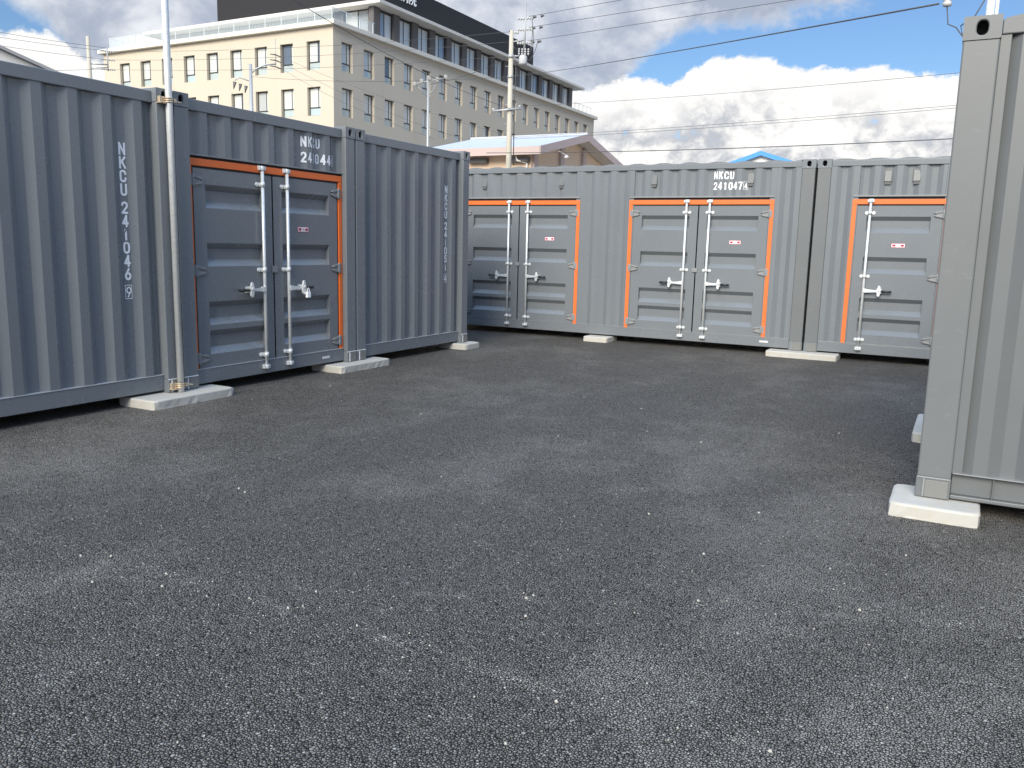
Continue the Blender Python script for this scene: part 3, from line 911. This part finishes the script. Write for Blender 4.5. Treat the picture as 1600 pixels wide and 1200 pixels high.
def near_post():
    x, y = XL+0.038, 5.104
    root = empty('steel_post', (x, y, 0.0))
    tag(root, 'tall galvanised steel post clamped upright between the containers 241046 and 241044', 'post', 'galvanised posts clamped to containers')
    k = MB(); k.tube([(0, 0, 0.0), (0, 0, 5.6)], 0.0287, 20); k.build('tube', 'galvanised', root)
    clamp(root, 2.497, 0, 0, 1); clamp(root, 0.060, 0, 0, 1)
near_post()
def far_post():
    x, y = -0.040, 7.665
    root = empty('steel_post', (x, y, 0.0))
    tag(root, 'galvanised steel post rising behind the roof corner of the plain container', 'post', 'galvanised posts clamped to containers')
    k = MB(); k.tube([(0, 0, 0.0), (0, 0, 4.2)], 0.0287, 16); k.build('tube', 'galvanised', root)
    k = MB(); k.tube([(0.045, 0.01, 2.4), (0.045, 0.01, 3.7)], 0.014, 10); k.build('conduit', 'galvanised', root)
    k = MB(); k.tube([(0, 0, 2.50), (0, 0, 2.54)], 0.034, 12); k.build('clamp', 'brass_zinc', root)
    # service bracket with a white insulator and its slack leads
    k = MB(); k.tube([(0, 0, 3.36), (-0.30, 0.02, 3.36)], 0.012, 8); k.build('bracket', 'galvanised', root)
    k = MB(); k.lathe((-0.30, 0.02, 3.27), [(0.0, 0), (0.03, 0.005), (0.034, 0.03), (0.020, 0.04), (0.036, 0.055), (0.034, 0.075), (0.012, 0.09)], 12); k.build('insulator', 'ceramic', root)
    k = MB()
    k.tube([(-0.30, 0.02, 3.28), (-0.28, 0.02, 3.14), (-0.22, 0.02, 3.11), (-0.17, 0.02, 3.04), (-0.12, 0.01, 2.98), (-0.05, 0.0, 2.75)], 0.005, 6)
    k.tube([(-0.02, 0.0, 3.34), (-0.10, 0.02, 3.18), (-0.19, 0.02, 3.12), (-0.17, 0.02, 3.04)], 0.005, 6)
    k.tube([(-0.11, 0.01, 3.03), (-0.04, 0.0, 3.03), (-0.02, 0.0, 2.98)], 0.007, 6)
    k.build('lead', 'cable', root)
far_post()

# ------------------------------------------------------------------ hospital block in the distance
XB, YB = -50.66, 60.29
def building():
    root = empty('office_building', (XB, YB, ZG))
    tag(root, 'large beige block with rows of narrow windows, dark top storey and black roof box', 'building')
    def part(mb, name, mat, parent=root, bevel=0.0):
        o = mb.build(name, mat, parent, bevel); o.location = (-XB, -YB, -ZG) if parent is root else (0, 0, 0); return o
    heads = (18.74, 14.84); hh = 2.46
    LR, LL, ZT = 58.4, 30.5, 19.85
    OW, RD = 1.52, 0.36
    rU = [1.14+3.142*k for k in range(18)]
    lV = [1.50+3.130*k for k in range(9)]
    def facade(length, starts, P, name):
        """P(u, depth, z) -> point. openings cut out, with reveals"""
        mb = MB()
        us = [0.0]
        for s_ in starts: us += [s_, s_+OW]
        us.append(length)
        zs = [ZG, heads[1]-hh, heads[1], heads[0]-hh, heads[0], ZT]
        for i in range(len(us)-1):
            for j in range(len(zs)-1):
                a, b, c, d = us[i], us[i+1], zs[j], zs[j+1]
                if i % 2 == 1 and j % 2 == 1:
                    mb.face([P(a, 0, c), P(a, RD, c), P(a, RD, d), P(a, 0, d)]); mb.face([P(b, 0, c), P(b, RD, c), P(b, RD, d), P(b, 0, d)])
                    mb.face([P(a, 0, c), P(b, 0, c), P(b, RD, c), P(a, RD, c)]); mb.face([P(a, 0, d), P(b, 0, d), P(b, RD, d), P(a, RD, d)])
                    mb.face([P(a, RD, c), P(b, RD, c), P(b, RD, d), P(a, RD, d)])
                else:
                    mb.face([P(a, 0, c), P(b, 0, c), P(b, 0, d), P(a, 0, d)])
        part(mb, name, 'beige_render')
    facade(LR, rU, lambda u, d, z: (XB-d, YB+u, z), 'wall')
    facade(LL, lV, lambda u, d, z: (XB-u, YB+d, z), 'wall')
    mb = MB(); mb.box(XB-LL, XB-LL+0.4, YB+0.5, YB+LR, ZG, ZT); mb.box(XB-LL+0.4, XB-0.5, YB+LR-0.4, YB+LR, ZG, ZT); part(mb, 'wall', 'beige_render')
    # windows: dark frame with a stile and a transom, one tall pane pair and a lower pane
    w, h, z0 = OW-0.02, hh-0.02, 0.0
    fm = MB(); t = 0.07
    fm.box(0, w, -0.06, 0.0, 0, t*0.8); fm.box(0, w, -0.06, 0, h-t, h); fm.box(0, t, -0.06, 0, t*0.8, h-t); fm.box(w-t, w, -0.06, 0, t*0.8, h-t)
    fm.box(t, w-t, -0.055, 0, h*0.27, h*0.27+0.10); fm.box(w*0.66, w*0.66+t, -0.05, 0, h*0.27+0.10, h-t)
    fme = fm.mesh('window'); fme.materials.append(MATS['window_frame'])
    p1 = MB(); p1.box(t, w*0.66, -0.025, -0.010, h*0.27+0.10, h-t); p1 = p1.mesh('pane'); p1.materials.append(MATS['curtain_pane'])
    p2 = MB(); p2.box(w*0.66+t, w-t, -0.025, -0.010, h*0.27+0.10, h-t); p2 = p2.mesh('pane'); p2.materials.append(MATS['curtain_pane'])
    p3 = MB(); p3.box(t, w-t, -0.025, -0.010, t*0.8, h*0.27); p3 = p3.mesh('pane'); p3.materials.append(MATS['lower_pane'])
    def window(x, y, z, rz):
        f = inst(fme, 'window', root, (x-XB, y-YB, z-ZG), rz)
        for me in (p1, p2, p3): inst(me, 'pane', f)
    for hd in heads:
        for u in rU: window(XB-RD+0.001, YB+u+0.01, hd-hh+0.01, math.pi/2)
        for v in lV: window(XB-v-OW+0.01, YB+RD-0.001, hd-hh+0.01, 0)
    # ledge round the main block
    o = 0.42
    mb = MB(); mb.box(XB-LL-o, XB+o, YB-o, YB+LR+o, ZT+0.002, ZT+0.42); part(mb, 'ledge', 'trim_white', bevel=0.04)
    # top storey: set along the long face, its front wall stands back
    U0, U1, ZP = 6.3, 51.4, 23.0
    xr = XB-0.30
    zl = ZT+0.42
    tops = [6.85+0.25+3.142*k for k in range(15)]
    mb = MB(); mb.box(XB-29.5, xr-0.32, YB+U0+0.8, YB+U1-0.2, zl, ZP); part(mb, 'top_storey_wall', 'pier_paint')
    for k in range(15):
        y = YB+tops[k]-0.95
        mb = MB(); mb.box(xr-0.55, xr, y, y+0.98, zl+0.001, ZP); part(mb, 'pier', 'pier_paint')
    tw, th_ = 2.08, ZP-zl-0.04
    fm = MB(); fm.box(0, tw, -0.06, 0, 0, 0.10); fm.box(0, tw, -0.06, 0, th_-0.25, th_); fm.box(0, 0.09, -0.06, 0, 0.1, th_-0.25); fm.box(tw-0.09, tw, -0.06, 0, 0.1, th_-0.25)
    fm.box(tw*0.42, tw*0.42+0.10, -0.06, 0, 0.1, th_-0.25)
    fme2 = fm.mesh('window'); fme2.materials.append(MATS['window_frame'])
    q1 = MB(); q1.box(0.09, tw*0.42, -0.03, -0.012, 0.1, th_-0.25); q1 = q1.mesh('pane'); q1.materials.append(MATS['tall_pane'])
    q2 = MB(); q2.box(tw*0.42+0.10, tw-0.09, -0.03, -0.012, 0.1, th_-0.25); q2 = q2.mesh('pane'); q2.materials.append(MATS['tall_pane'])
    for k in range(14):
        f = inst(fme2, 'window', root, (xr-0.315-XB, tops[k]+0.06, zl+0.02-ZG), math.pi/2)
        inst(q1, 'pane', f); inst(q2, 'pane', f)
    # front wall of the top storey: big corner window, a pier, then a long grey glazed strip
    yf = YB+U0+0.3
    mb = MB(); mb.box(xr-0.95, xr-0.02, yf-0.1, yf+0.5, zl+0.001, ZP); part(mb, 'pier', 'pier_paint')
    mb = MB(); mb.box(xr-4.9, xr-3.9, yf-0.1, yf+0.5, zl+0.001, ZP); part(mb, 'pier', 'pier_paint')
    fm = MB(); bw = 2.93
    fm.box(0, bw, -0.06, 0, 0, 0.1); fm.box(0, bw, -0.06, 0, th_-0.1, th_); fm.box(0, 0.08, -0.06, 0, 0.1, th_-0.1); fm.box(bw-0.08, bw, -0.06, 0, 0.1, th_-0.1); fm.box(bw*0.5, bw*0.5+0.1, -0.06, 0, 0.1, th_-0.1)
    f = fm.build('window', 'window_frame', root); f.location = (xr-3.89-XB, yf+0.3-YB, zl+0.02-ZG)
    for a, b in ((0.08, bw*0.5), (bw*0.5+0.1, bw-0.08)):
        mb = MB(); mb.box(a, b, -0.03, -0.012, 0.1, th_-0.1); mb.build('pane', 'curtain_pane', f)
    mb = MB()
    for k in range(60):
        x = xr-5.0-k*0.40
        mb.box(x-0.32, x, yf+0.2, yf+0.34+0.02*(k % 2), zl+0.05, ZP-0.1)
    part(mb, 'glazed_strip', 'strip_panel')
    # roof slab with wide eaves
    mb = MB(); mb.box(XB-31.2, XB+0.9, YB+5.5, YB+52.6, ZP+0.001, ZP+0.32); part(mb, 'roof_slab', 'soffit', bevel=0.03)
    mb = MB(); mb.box(XB-22.5, XB-2.0, YB+8.0, YB+42.2, ZP+0.3205, 26.85); bx_ = part(mb, 'roof_box', 'cladding', bevel=0.05)
    # characters on the roof box
    cu = bpy.data.curves.new('sign_text', 'FONT'); cu.body = '病院'; cu.size = 1.36; cu.extrude = 0.04; cu.resolution_u = 3
    to = bpy.data.objects.new('sign_text_tmp', cu); COL.objects.link(to)
    dg = bpy.context.evaluated_depsgraph_get()
    me = bpy.data.meshes.new_from_object(to.evaluated_get(dg))
    bpy.data.objects.remove(to)
    me.materials.clear(); me.materials.append(MATS['white_print'])
    so = bpy.data.objects.new('sign_lettering', me); COL.objects.link(so); so.parent = root
    so.matrix_local = Matrix.Translation((-2.0+0.05, 12.72, 25.38-ZG)) @ Matrix(((0, 0, 1, 0), (1, 0, 0, 0), (0, 1, 0, 0), (0, 0, 0, 1)))
    # terrace railing: rails, posts, glass
    zr = zl+1.1
    mb = MB()
    mb.box(XB-29.6, XB-0.05, YB+0.02, YB+0.07, zr-0.05, zr); mb.box(XB-0.10, XB-0.05, YB+0.07, YB+6.0, zr-0.05, zr); mb.box(XB-29.6, XB-29.55, YB+0.07, YB+5, zr-0.05, zr)
    mb.box(XB-0.25, XB-0.2, YB+51.6, YB+57.8, zr-0.05, zr)
    for k in range(16):
        x = XB-0.1-k*1.96; mb.box(x-0.03, x+0.03, YB+0.02, YB+0.07, zl, zr-0.05)
    for k in range(1, 4): mb.box(XB-0.10, XB-0.05, YB+k*1.9, YB+k*1.9+0.05, zl, zr-0.05)
    for k in range(5): mb.box(XB-0.25, XB-0.2, YB+51.9+k*1.4, YB+51.95+k*1.4, zl, zr-0.05)
    part(mb, 'railing', 'galvanised')['kind'] = 'stuff'
    mb = MB(); mb.box(XB-29.5, XB-0.12, YB+0.04, YB+0.05, zl+0.08, zr-0.06); mb.box(XB-0.08, XB-0.07, YB+0.1, YB+5.9, zl+0.08, zr-0.06); part(mb, 'railing_glass', 'rail_glass')
building()

# ------------------------------------------------------------------ houses behind the containers
def pink_house():
    x1, x0 = -20.6, -28.7        # gable (towards the yard's right) and far end, over the eaves
    y0, y1, yr = 41.1, 53.9, 47.5
    ze, zr = 6.45, 7.83
    root = empty('house', (x1, y0, ZG)); tag(root, 'low pink house with pale metal gable roof behind the back row of containers', 'house')
    def part(mb, name, mat, bevel=0.0):
        o = mb.build(name, mat, root, bevel); o.location = (-x1, -y0, -ZG); return o
    s = (zr-ze)/(yr-y0)
    t = 0.10
    mb = MB()
    mb.prism([(y0, ze), (yr, zr), (yr, zr+t), (y0, ze+t)], 0, x0, x1); part(mb, 'roof', 'pale_roof')
    mb = MB(); mb.prism([(y1, ze), (yr+0.001, zr), (yr+0.001, zr+t), (y1, ze+t)], 0, x0, x1); part(mb, 'roof', 'pale_roof')
    mb = MB(); mb.box(x0, x1-0.001, yr-0.15, yr+0.15, zr+t-0.02, zr+t+0.10); part(mb, 'ridge_cap', 'pale_roof')
    # fascia and bargeboards
    mb = MB(); mb.box(x0, x1, y0-0.03, y0-0.001, ze-0.30, ze+t+0.02); part(mb, 'fascia', 'pink_trim')
    for a, b in ((y0, yr), (y1, yr+0.001)):
        mb = MB(); mb.prism([(a, ze-0.30), (b, zr-0.30), (b, zr+t+0.03), (a, ze+t+0.03)], 0, x1+0.001, x1+0.05); part(mb, 'bargeboard', 'pink_trim')
        mb = MB(); mb.prism([(a+(0.1 if a < b else -0.1), ze-0.25), (b, zr-0.25), (b, zr-0.21), (a+(0.1 if a < b else -0.1), ze-0.21)], 0, x0+0.05, x1-0.002); part(mb, 'soffit', 'soffit')
    wx1, wy0, wy1 = x1-0.9, y0+0.8, y1-0.8
    zg0 = ze-0.26+s*0.7
    mb = MB(); mb.prism([(wy0, ZG), (wy1, ZG), (wy1, zg0-0.02), (yr, zr-0.28), (wy0, zg0-0.02)], 0, x0+0.9, wx1); part(mb, 'wall', 'pink_wall')
    for yy in (wy0+0.1, wy0+3.5, wy0+6.7, wy1-0.6):
        mb = MB(); mb.box(wx1+0.001, wx1+0.16, yy, yy+0.45, ZG, min(ze-0.3+s*(min(yy-y0, y1-yy-0.45)), zr-0.4)); part(mb, 'pilaster', 'pink_trim')
    for xx in (-25.3, -22.7):
        mb = MB(); mb.box(xx, xx+1.15, wy0-0.35, wy0-0.001, ze-0.62, ze-0.36); part(mb, 'eave_light', 'dark_steel', 0.02)
    mb = MB(); xp = -21.7
    mb.tube([(xp-0.5, wy0-0.45, ze-0.32), (xp-0.45, wy0-0.42, ze-0.55), (xp, wy0-0.12, ze-0.68), (xp, wy0-0.10, ZG)], 0.06, 8); part(mb, 'downpipe', 'white_wall')
    mb = MB(); mb.tube([(x1+0.06, y0+2.2, ze+0.1), (x1+0.5, y0+2.3, ze-0.15)], 0.02, 6); mb.lathe((x1+0.52, y0+2.3, ze-0.34), [(0.0, 0), (0.13, 0.02), (0.15, 0.10), (0.06, 0.2), (0, 0.21)], 10); part(mb, 'gable_lamp', 'ceramic')
pink_house()

def blue_gable():
    xa, za, y = -13.14, 8.06, 60.0
    root = empty('shed', (xa, y, ZG)); tag(root, 'white gabled building with bright blue roof edge behind the container 241047', 'building')
    s, hw = 0.335, 7.0
    def part(mb, name, mat):
        o = mb.build(name, mat, root); o.location = (-xa, -y, -ZG); return o
    for q in (-1, 1):
        mb = MB(); mb.prism([(xa, za), (xa+q*hw, za-s*hw), (xa+q*hw, za-s*hw-0.30), (xa, za-0.30)], 1, y-0.25, y-0.05); part(mb, 'bargeboard', 'blue_trim')
        mb = MB(); mb.prism([(xa, za-0.02), (xa+q*hw, za-s*hw-0.02), (xa+q*hw, za-s*hw-0.14), (xa, za-0.14)], 1, y-0.049, y+14); part(mb, 'roof', 'blue_trim')
    mb = MB(); mb.prism([(xa-hw+0.4, ZG), (xa+hw-0.4, ZG), (xa+hw-0.4, za-s*(hw-0.4)-0.16), (xa, za-0.16), (xa-hw+0.4, za-s*(hw-0.4)-0.16)], 1, y+0.1, y+13.5); part(mb, 'wall', 'white_wall')
blue_gable()

def grey_gable():
    root = empty('warehouse', (-38.42, 23.43, ZG), R(58)); tag(root, 'pale grey gable end rising behind the roof of the container 241046', 'building')
    xa, za, s, hw = -6.0, 11.80-ZG, 0.39, 9.0
    for q in (-1, 1):
        mb = MB(); mb.prism([(xa, za), (xa+q*hw, za-s*hw), (xa+q*hw, za-s*hw-0.14), (xa, za-0.14)], 1, -0.3, 9); mb.build('roof', 'grey_roof', root)
    mb = MB(); mb.prism([(xa-hw+0.5, 0), (xa+hw-0.5, 0), (xa+hw-0.5, za-s*(hw-0.5)-0.16), (xa, za-0.16), (xa-hw+0.5, za-s*(hw-0.5)-0.16)], 1, 0, 8.5); mb.build('wall', 'grey_wall', root)
grey_gable()

# ------------------------------------------------------------------ utility poles
def insul(mb, p, d, n=3, r=0.075, l=0.11):
    """string of disc insulators from p along d"""
    p = Vector(p); d = Vector(d).normalized()
    for k in range(n):
        a = p+d*(k*l)
        mb.tube([a, a+d*l*0.45, a+d*l*0.5, a+d*l*0.95], [r*0.4, r, r, r*0.35], 8)

def main_pole():
    x, y = -19.18, 35.10
    root = empty('utility_pole', (x, y, ZG)); tag(root, 'concrete utility pole with crossarm, steel mast and transformer gear in front of pink house', 'utility pole', 'utility poles')
    def part(mb, name, mat, bevel=0.0):
        return mb.build(name, mat, root, bevel)
    z = lambda q: q-ZG
    mb = MB(); mb.tube([(0, 0, 0), (0, 0, z(10.9))], [0.165, 0.095], 14); part(mb, 'shaft', 'pole_concrete')
    mb = MB(); mb.tube([(0, 0, z(9.72)), (0, 0, z(9.86))], 0.14, 12); mb.tube([(0, 0, z(8.85)), (0, 0, z(8.95))], 0.135, 12); mb.tube([(0, 0, z(7.40)), (0, 0, z(7.52))], 0.15, 12); part(mb, 'band', 'pole_steel')
    d = Vector((0.877, 0.481, 0))           # to the right, across the line of sight
    def P(s_, h_, b=0.0): return tuple(Vector((d.x*s_, d.y*s_, 0))+Vector((-d.y*b, d.x*b, z(h_))))
    mb = MB(); mb.tube([P(-0.78, 7.36, -0.15), P(0.56, 7.52, -0.15)], 0.045, 8); part(mb, 'crossarm', 'pole_steel')
    mb = MB(); mb.tube([P(0.0, 9.80), P(0.62, 9.84)], 0.03, 8); mb.tube([P(0.0, 10.42), P(0.56, 10.50)], 0.03, 8)
    mb.tube([P(0.60, 9.75), P(0.62, 12.1)], [0.05, 0.032], 8); part(mb, 'mast', 'pole_steel')
    mb = MB()
    for h_ in (11.45, 10.98, 10.40):
        insul(mb, P(0.66, h_), d, 3); insul(mb, P(0.58, h_-0.03), -d, 3)
    insul(mb, P(0.12, 10.82), d, 2); insul(mb, P(-0.75, 7.41), (0, 0, 1), 1); insul(mb, P(0.45, 7.57), (0, 0, 1), 1)
    part(mb, 'insulator', 'ceramic')
    mb = MB()
    for q, (s_, h_) in enumerate(((0.95, 11.50), (1.30, 11.56), (0.92, 11.02), (1.25, 11.07), (0.9, 10.42), (1.2, 10.46), (-0.1, 10.86))):
        mb.tube([P(s_, h_), P(s_+0.16, h_+0.02)], [0.075, 0.03], 8)
    part(mb, 'line_fitting', 'dark_steel')
    mb = MB()
    mb.lathe((d.x*0.55, d.y*0.55, z(9.35)), [(0, 0.08), (0.17, 0.10), (0.19, 0.15), (0.19, 0.42), (0.14, 0.5), (0, 0.52)], 14)
    part(mb, 'transformer', 'grey_wall')
    mb = MB()
    for s_ in (0.36, 0.5, 0.64, 0.78): insul(mb, P(s_, 9.84, -0.1), (0, 0, 1), 3, 0.05, 0.10)
    part(mb, 'bushing', 'ceramic')
    mb = MB()
    for (a, b, c) in (((0.9, 11.5), (1.05, 10.6), (0.75, 9.75)), ((0.95, 11.0), (1.15, 10.3), (0.7, 9.7)), ((1.2, 10.5), (1.1, 9.9), (0.8, 9.6)), ((0.1, 10.8), (-0.3, 10.5), (0.3, 10.05)), ((0.2, 9.9), (0.14, 9.3), (0.35, 8.9))):
        q = [Vector(P(*t)) for t in (a, b, c)]
        mb.tube([q[0]*(1-t)**2+q[1]*2*t*(1-t)+q[2]*t*t for t in [k/10 for k in range(11)]], 0.014, 6)
    mb.tube([P(0.24, 9.3), P(0.20, 8.0), P(0.22, 5.0)], 0.022, 6)
    part(mb, 'lead', 'cable')
    mb = MB()
    for k in range(10):
        h_ = 6.0+k*0.42
        mb.tube([P(0.0, h_), P(0.26 if k % 2 else -0.26, h_)], 0.010, 5)
    part(mb, 'step_bolt', 'pole_steel')
main_pole()

def left_pole():
    x, y = -44.6, 32.19
    root = empty('utility_pole', (x, y, ZG)); tag(root, 'pale concrete utility pole with side bracket beyond the container 241046', 'utility pole', 'utility poles')
    z = lambda q: q-ZG
    mb = MB(); mb.tube([(0, 0, 0), (0, 0, z(12.3))], [0.19, 0.10], 12); mb.build('shaft', 'pole_concrete', root)
    d = Vector((0.58, 0.81, 0))
    P = lambda s_, h_: (d.x*s_, d.y*s_, z(h_))
    mb = MB(); mb.tube([P(0, 10.85), P(0.95, 10.9)], 0.04, 6); mb.tube([P(0, 10.6), P(0.95, 10.75)], 0.03, 6); mb.tube([P(0.95, 10.55), P(0.95, 11.8)], 0.04, 6); mb.build('bracket', 'pole_steel', root)
    mb = MB()
    for h_ in (11.62, 11.16, 10.64):
        insul(mb, P(0.90, h_), -d, 3, 0.06); insul(mb, P(1.0, h_), d, 3, 0.06)
    mb.build('insulator', 'ceramic', root)
left_pole()

def street_pole():
    x, y = -42.5, 42.34
    root = empty('utility_pole', (x, y, ZG)); tag(root, 'slim pole with curved arm and hanging insulators before the beige building', 'utility pole', 'utility poles')
    z = lambda q: q-ZG
    d = Vector((0.715, 0.70, 0)); P = lambda s_, h_: (d.x*s_, d.y*s_, z(h_))
    mb = MB(); mb.tube([(0, 0, 0), (0, 0, z(12.6))], [0.17, 0.11], 12); mb.build('shaft', 'pole_steel', root)
    mb = MB(); mb.tube([P(0, 12.0), P(0.4, 12.35), P(0.9, 12.60), P(1.6, 12.72)], 0.05, 8); mb.tube([P(0, 11.5), P(-0.7, 11.7), P(-1.0, 11.5)], 0.035, 6); mb.tube([P(1.6, 12.65), P(1.6, 14.3)], 0.025, 6); mb.build('arm', 'pole_steel', root)
    mb = MB()
    for s_, h_ in ((-1.0, 11.4), (-0.65, 11.3), (-0.3, 11.2)): mb.tube([P(s_, h_), P(s_-0.08, h_-0.45)], [0.12, 0.02], 8)
    mb.build('insulator', 'dark_steel', root)
    mb = MB()
    for h_ in (13.3, 12.95, 12.55):
        mb.tube([P(1.6, h_), P(1.95, h_-0.12)], [0.05, 0.03], 6); mb.tube([P(1.6, h_), P(1.25, h_+0.02)], [0.05, 0.03], 6)
    mb.build('line_fitting', 'dark_steel', root)
street_pole()

def flood_pole():
    x, y = -21.25, 31.50
    root = empty('floodlight_pole', (x, y, ZG)); tag(root, 'slim white pole topped by a cluster of small floodlights before the beige building', 'light pole')
    z = lambda q: q-ZG
    d = Vector((0.83, 0.555, 0)); P = lambda s_, h_, b=0.0: (d.x*s_-d.y*b, d.y*s_+d.x*b, z(h_))
    mb = MB(); mb.tube([(0, 0, 0), (0, 0, z(8.36))], [0.075, 0.045], 12); mb.build('shaft', 'pole_steel', root)
    mb = MB(); mb.tube([P(0, 7.55), P(-0.45, 8.0), P(-0.55, 8.05)], 0.03, 6); mb.tube([P(0, 7.62), P(0.22, 7.85), P(0.30, 8.1)], 0.02, 6)
    mb.tube([P(-0.5, 8.12), P(0.75, 8.40)], 0.025, 6); mb.build('arm', 'pole_steel', root)
    for s_, h_ in ((-0.58, 8.12), (-0.28, 8.25), (0.02, 8.40), (0.38, 8.33), (0.75, 8.46)):
        mb = MB(); mb.tube([P(s_, h_, 0.10), P(s_, h_, 0.0), P(s_, h_-0.04, -0.16), P(s_, h_-0.05, -0.18)], [0.02, 0.05, 0.08, 0.075], 10); mb.build('floodlight', 'ceramic', root)
flood_pole()

# ------------------------------------------------------------------ overhead wires
def wire(a, b, sag, r, label, group):
    a, b = Vector(a), Vector(b); n = 24
    mb = MB()
    mb.tube([a+(b-a)*(k/n)-Vector((0, 0, 4*sag*(k/n)*(1-k/n))) for k in range(n+1)], r, 6)
    o = mb.build('overhead_wire', 'cable'); tag(o, label, 'wire', group)
def stretch(a, b, t):
    a, b = Vector(a), Vector(b); return tuple(a+(b-a)*t)
A_ = 'thin black wire rising from the mast of the concrete pole across the clouds'
for a, b in (((-18.5, 35.48, 11.53), (-1.16, 29.98, 10.69)), ((-18.5, 35.48, 11.06), (-1.1, 29.98, 10.1)), ((-18.5, 35.48, 10.48), (-1.06, 29.98, 9.7))):
    wire(a, stretch(a, b, 1.5), 0.0, 0.010, A_, 'wires from the mast of the concrete pole')
wire((-19.06, 35.16, 8.94), (-0.40, 7.69, 3.30), 0.06, 0.0075, 'black service wire from the concrete pole down to the post behind the plain container', 'wires from the concrete pole')
wire((-18.72, 35.30, 7.62), (1.53, 29.96, 6.93), 0.12, 0.007, 'thin wire from the crossarm of the concrete pole across the white clouds', 'wires from the concrete pole')
B_ = 'thin paired wire from the middle of the concrete pole low across the white clouds'
wire((-19.05, 35.16, 6.26), (1.63, 29.96, 6.00), 0.10, 0.007, B_, 'paired wires from the concrete pole'); wire((-19.05, 35.16, 6.17), (1.63, 29.96, 5.93), 0.12, 0.007, B_, 'paired wires from the concrete pole')
wire((-20.08, 34.59, 5.52), (1.75, 29.95, 4.96), 0.14, 0.016, 'thick bundled cable passing just above the pink gable and the blue roof edge', 'wires from the concrete pole')
C_ = 'thin wire strung between the pale left pole and the concrete pole across the beige building'
for a, b in (((-44.05, 32.96, 11.62), (-19.2, 35.07, 10.85)), ((-44.05, 32.96, 11.16), (-19.2, 35.07, 10.42)), ((-44.05, 32.96, 10.64), (-19.2, 35.08, 9.8))):
    wire(a, b, 0.25, 0.008, C_, 'wires across the beige building')
D_ = 'thin wire running from the pale left pole over the container 241046'
for a, b in (((-43.3, 22.0, 10.95), (-44.07, 32.91, 11.80)), ((-43.3, 22.0, 10.65), (-44.08, 32.89, 11.64)), ((-43.3, 22.0, 10.3), (-44.1, 32.87, 11.18)), ((-43.3, 22.0, 8.6), (-44.08, 32.89, 10.66))):
    wire(a, b, 0.1, 0.010, D_, 'wires beyond the left pole')
wire((-16.2, 12.6, 8.5), (-19.1, 35.0, 7.50), 0.5, 0.010, 'thin wire slanting down past the corner of the beige building to the crossarm', 'wires across the beige building')
E_ = 'thin wire sloping down from the slim curved-arm pole past the beige building'
for a, b in (((-41.1, 43.7, 13.2), (-25.34, 40.77, 8.15)), ((-41.1, 43.7, 12.85), (-27.09, 39.62, 7.91)), ((-41.1, 43.7, 12.45), (-28.23, 38.82, 7.85))):
    wire(a, stretch(a, b, 1.25), 0.3, 0.008, E_, 'wires from the curved-arm pole')
wire((-21.20, 31.5, 8.1), (-19.28, 35.05, 9.74), 0.15, 0.010, 'short wire from the floodlight pole up to the concrete pole', 'wires from the concrete pole')
wire((-42.4, 42.3, 11.8), (-19.25, 35.09, 8.91), 0.25, 0.010, 'long thin wire from the curved-arm pole to the band of the concrete pole', 'wires from the concrete pole')

# ------------------------------------------------------------------ loose pale chips on the asphalt
def chips():
    mb = MB(); rnd = random.Random(3)
    for k in range(330):
        d = 1.6+rnd.random()**0.8*9.0
        a = YAW+rnd.uniform(-0.62, 0.60)
        x, y = d*math.sin(a), d*math.cos(a)
        if k % 3 == 0:
            x = rnd.uniform(-3.6, 0.4); y = 2.34+rnd.gauss(0, 0.05) if rnd.random() < 0.6 else 3.58+0.45*x+rnd.gauss(0, 0.06)
        if x < -5.7 or y > 11.6 or (x > -0.35 and y > 4.8): continue
        r = rnd.uniform(0.0022, 0.0048) if rnd.random() < 0.85 else rnd.uniform(0.006, 0.0085)
        n = 6; ph = rnd.random()*6.28; el_ = rnd.uniform(0.6, 1.0)
        ring = [(x+r*math.cos(ph+j*6.283/n)*rnd.uniform(.75, 1.1), y+r*el_*math.sin(ph+j*6.283/n)*rnd.uniform(.75, 1.1)) for j in range(n)]
        top = [(x+(px-x)*0.55, y+(py-y)*0.55) for px, py in ring]
        i = len(mb.v); z0, z1 = ZG-0.001, ZG+r*0.9
        mb.v += [(px, py, z0) for px, py in ring]+[(px, py, z1) for px, py in top]
        for j in range(n):
            mb.f.append((i+j, i+(j+1) % n, i+n+(j+1) % n, i+n+j)); mb.sm.append(False)
        mb.f.append(tuple(i+n+j for j in range(n))); mb.sm.append(False)
    o = mb.build('loose_chips', 'chip')
    tag(o, 'small pale stone chips scattered loose over the dark asphalt', 'chips', kind='stuff')
chips()
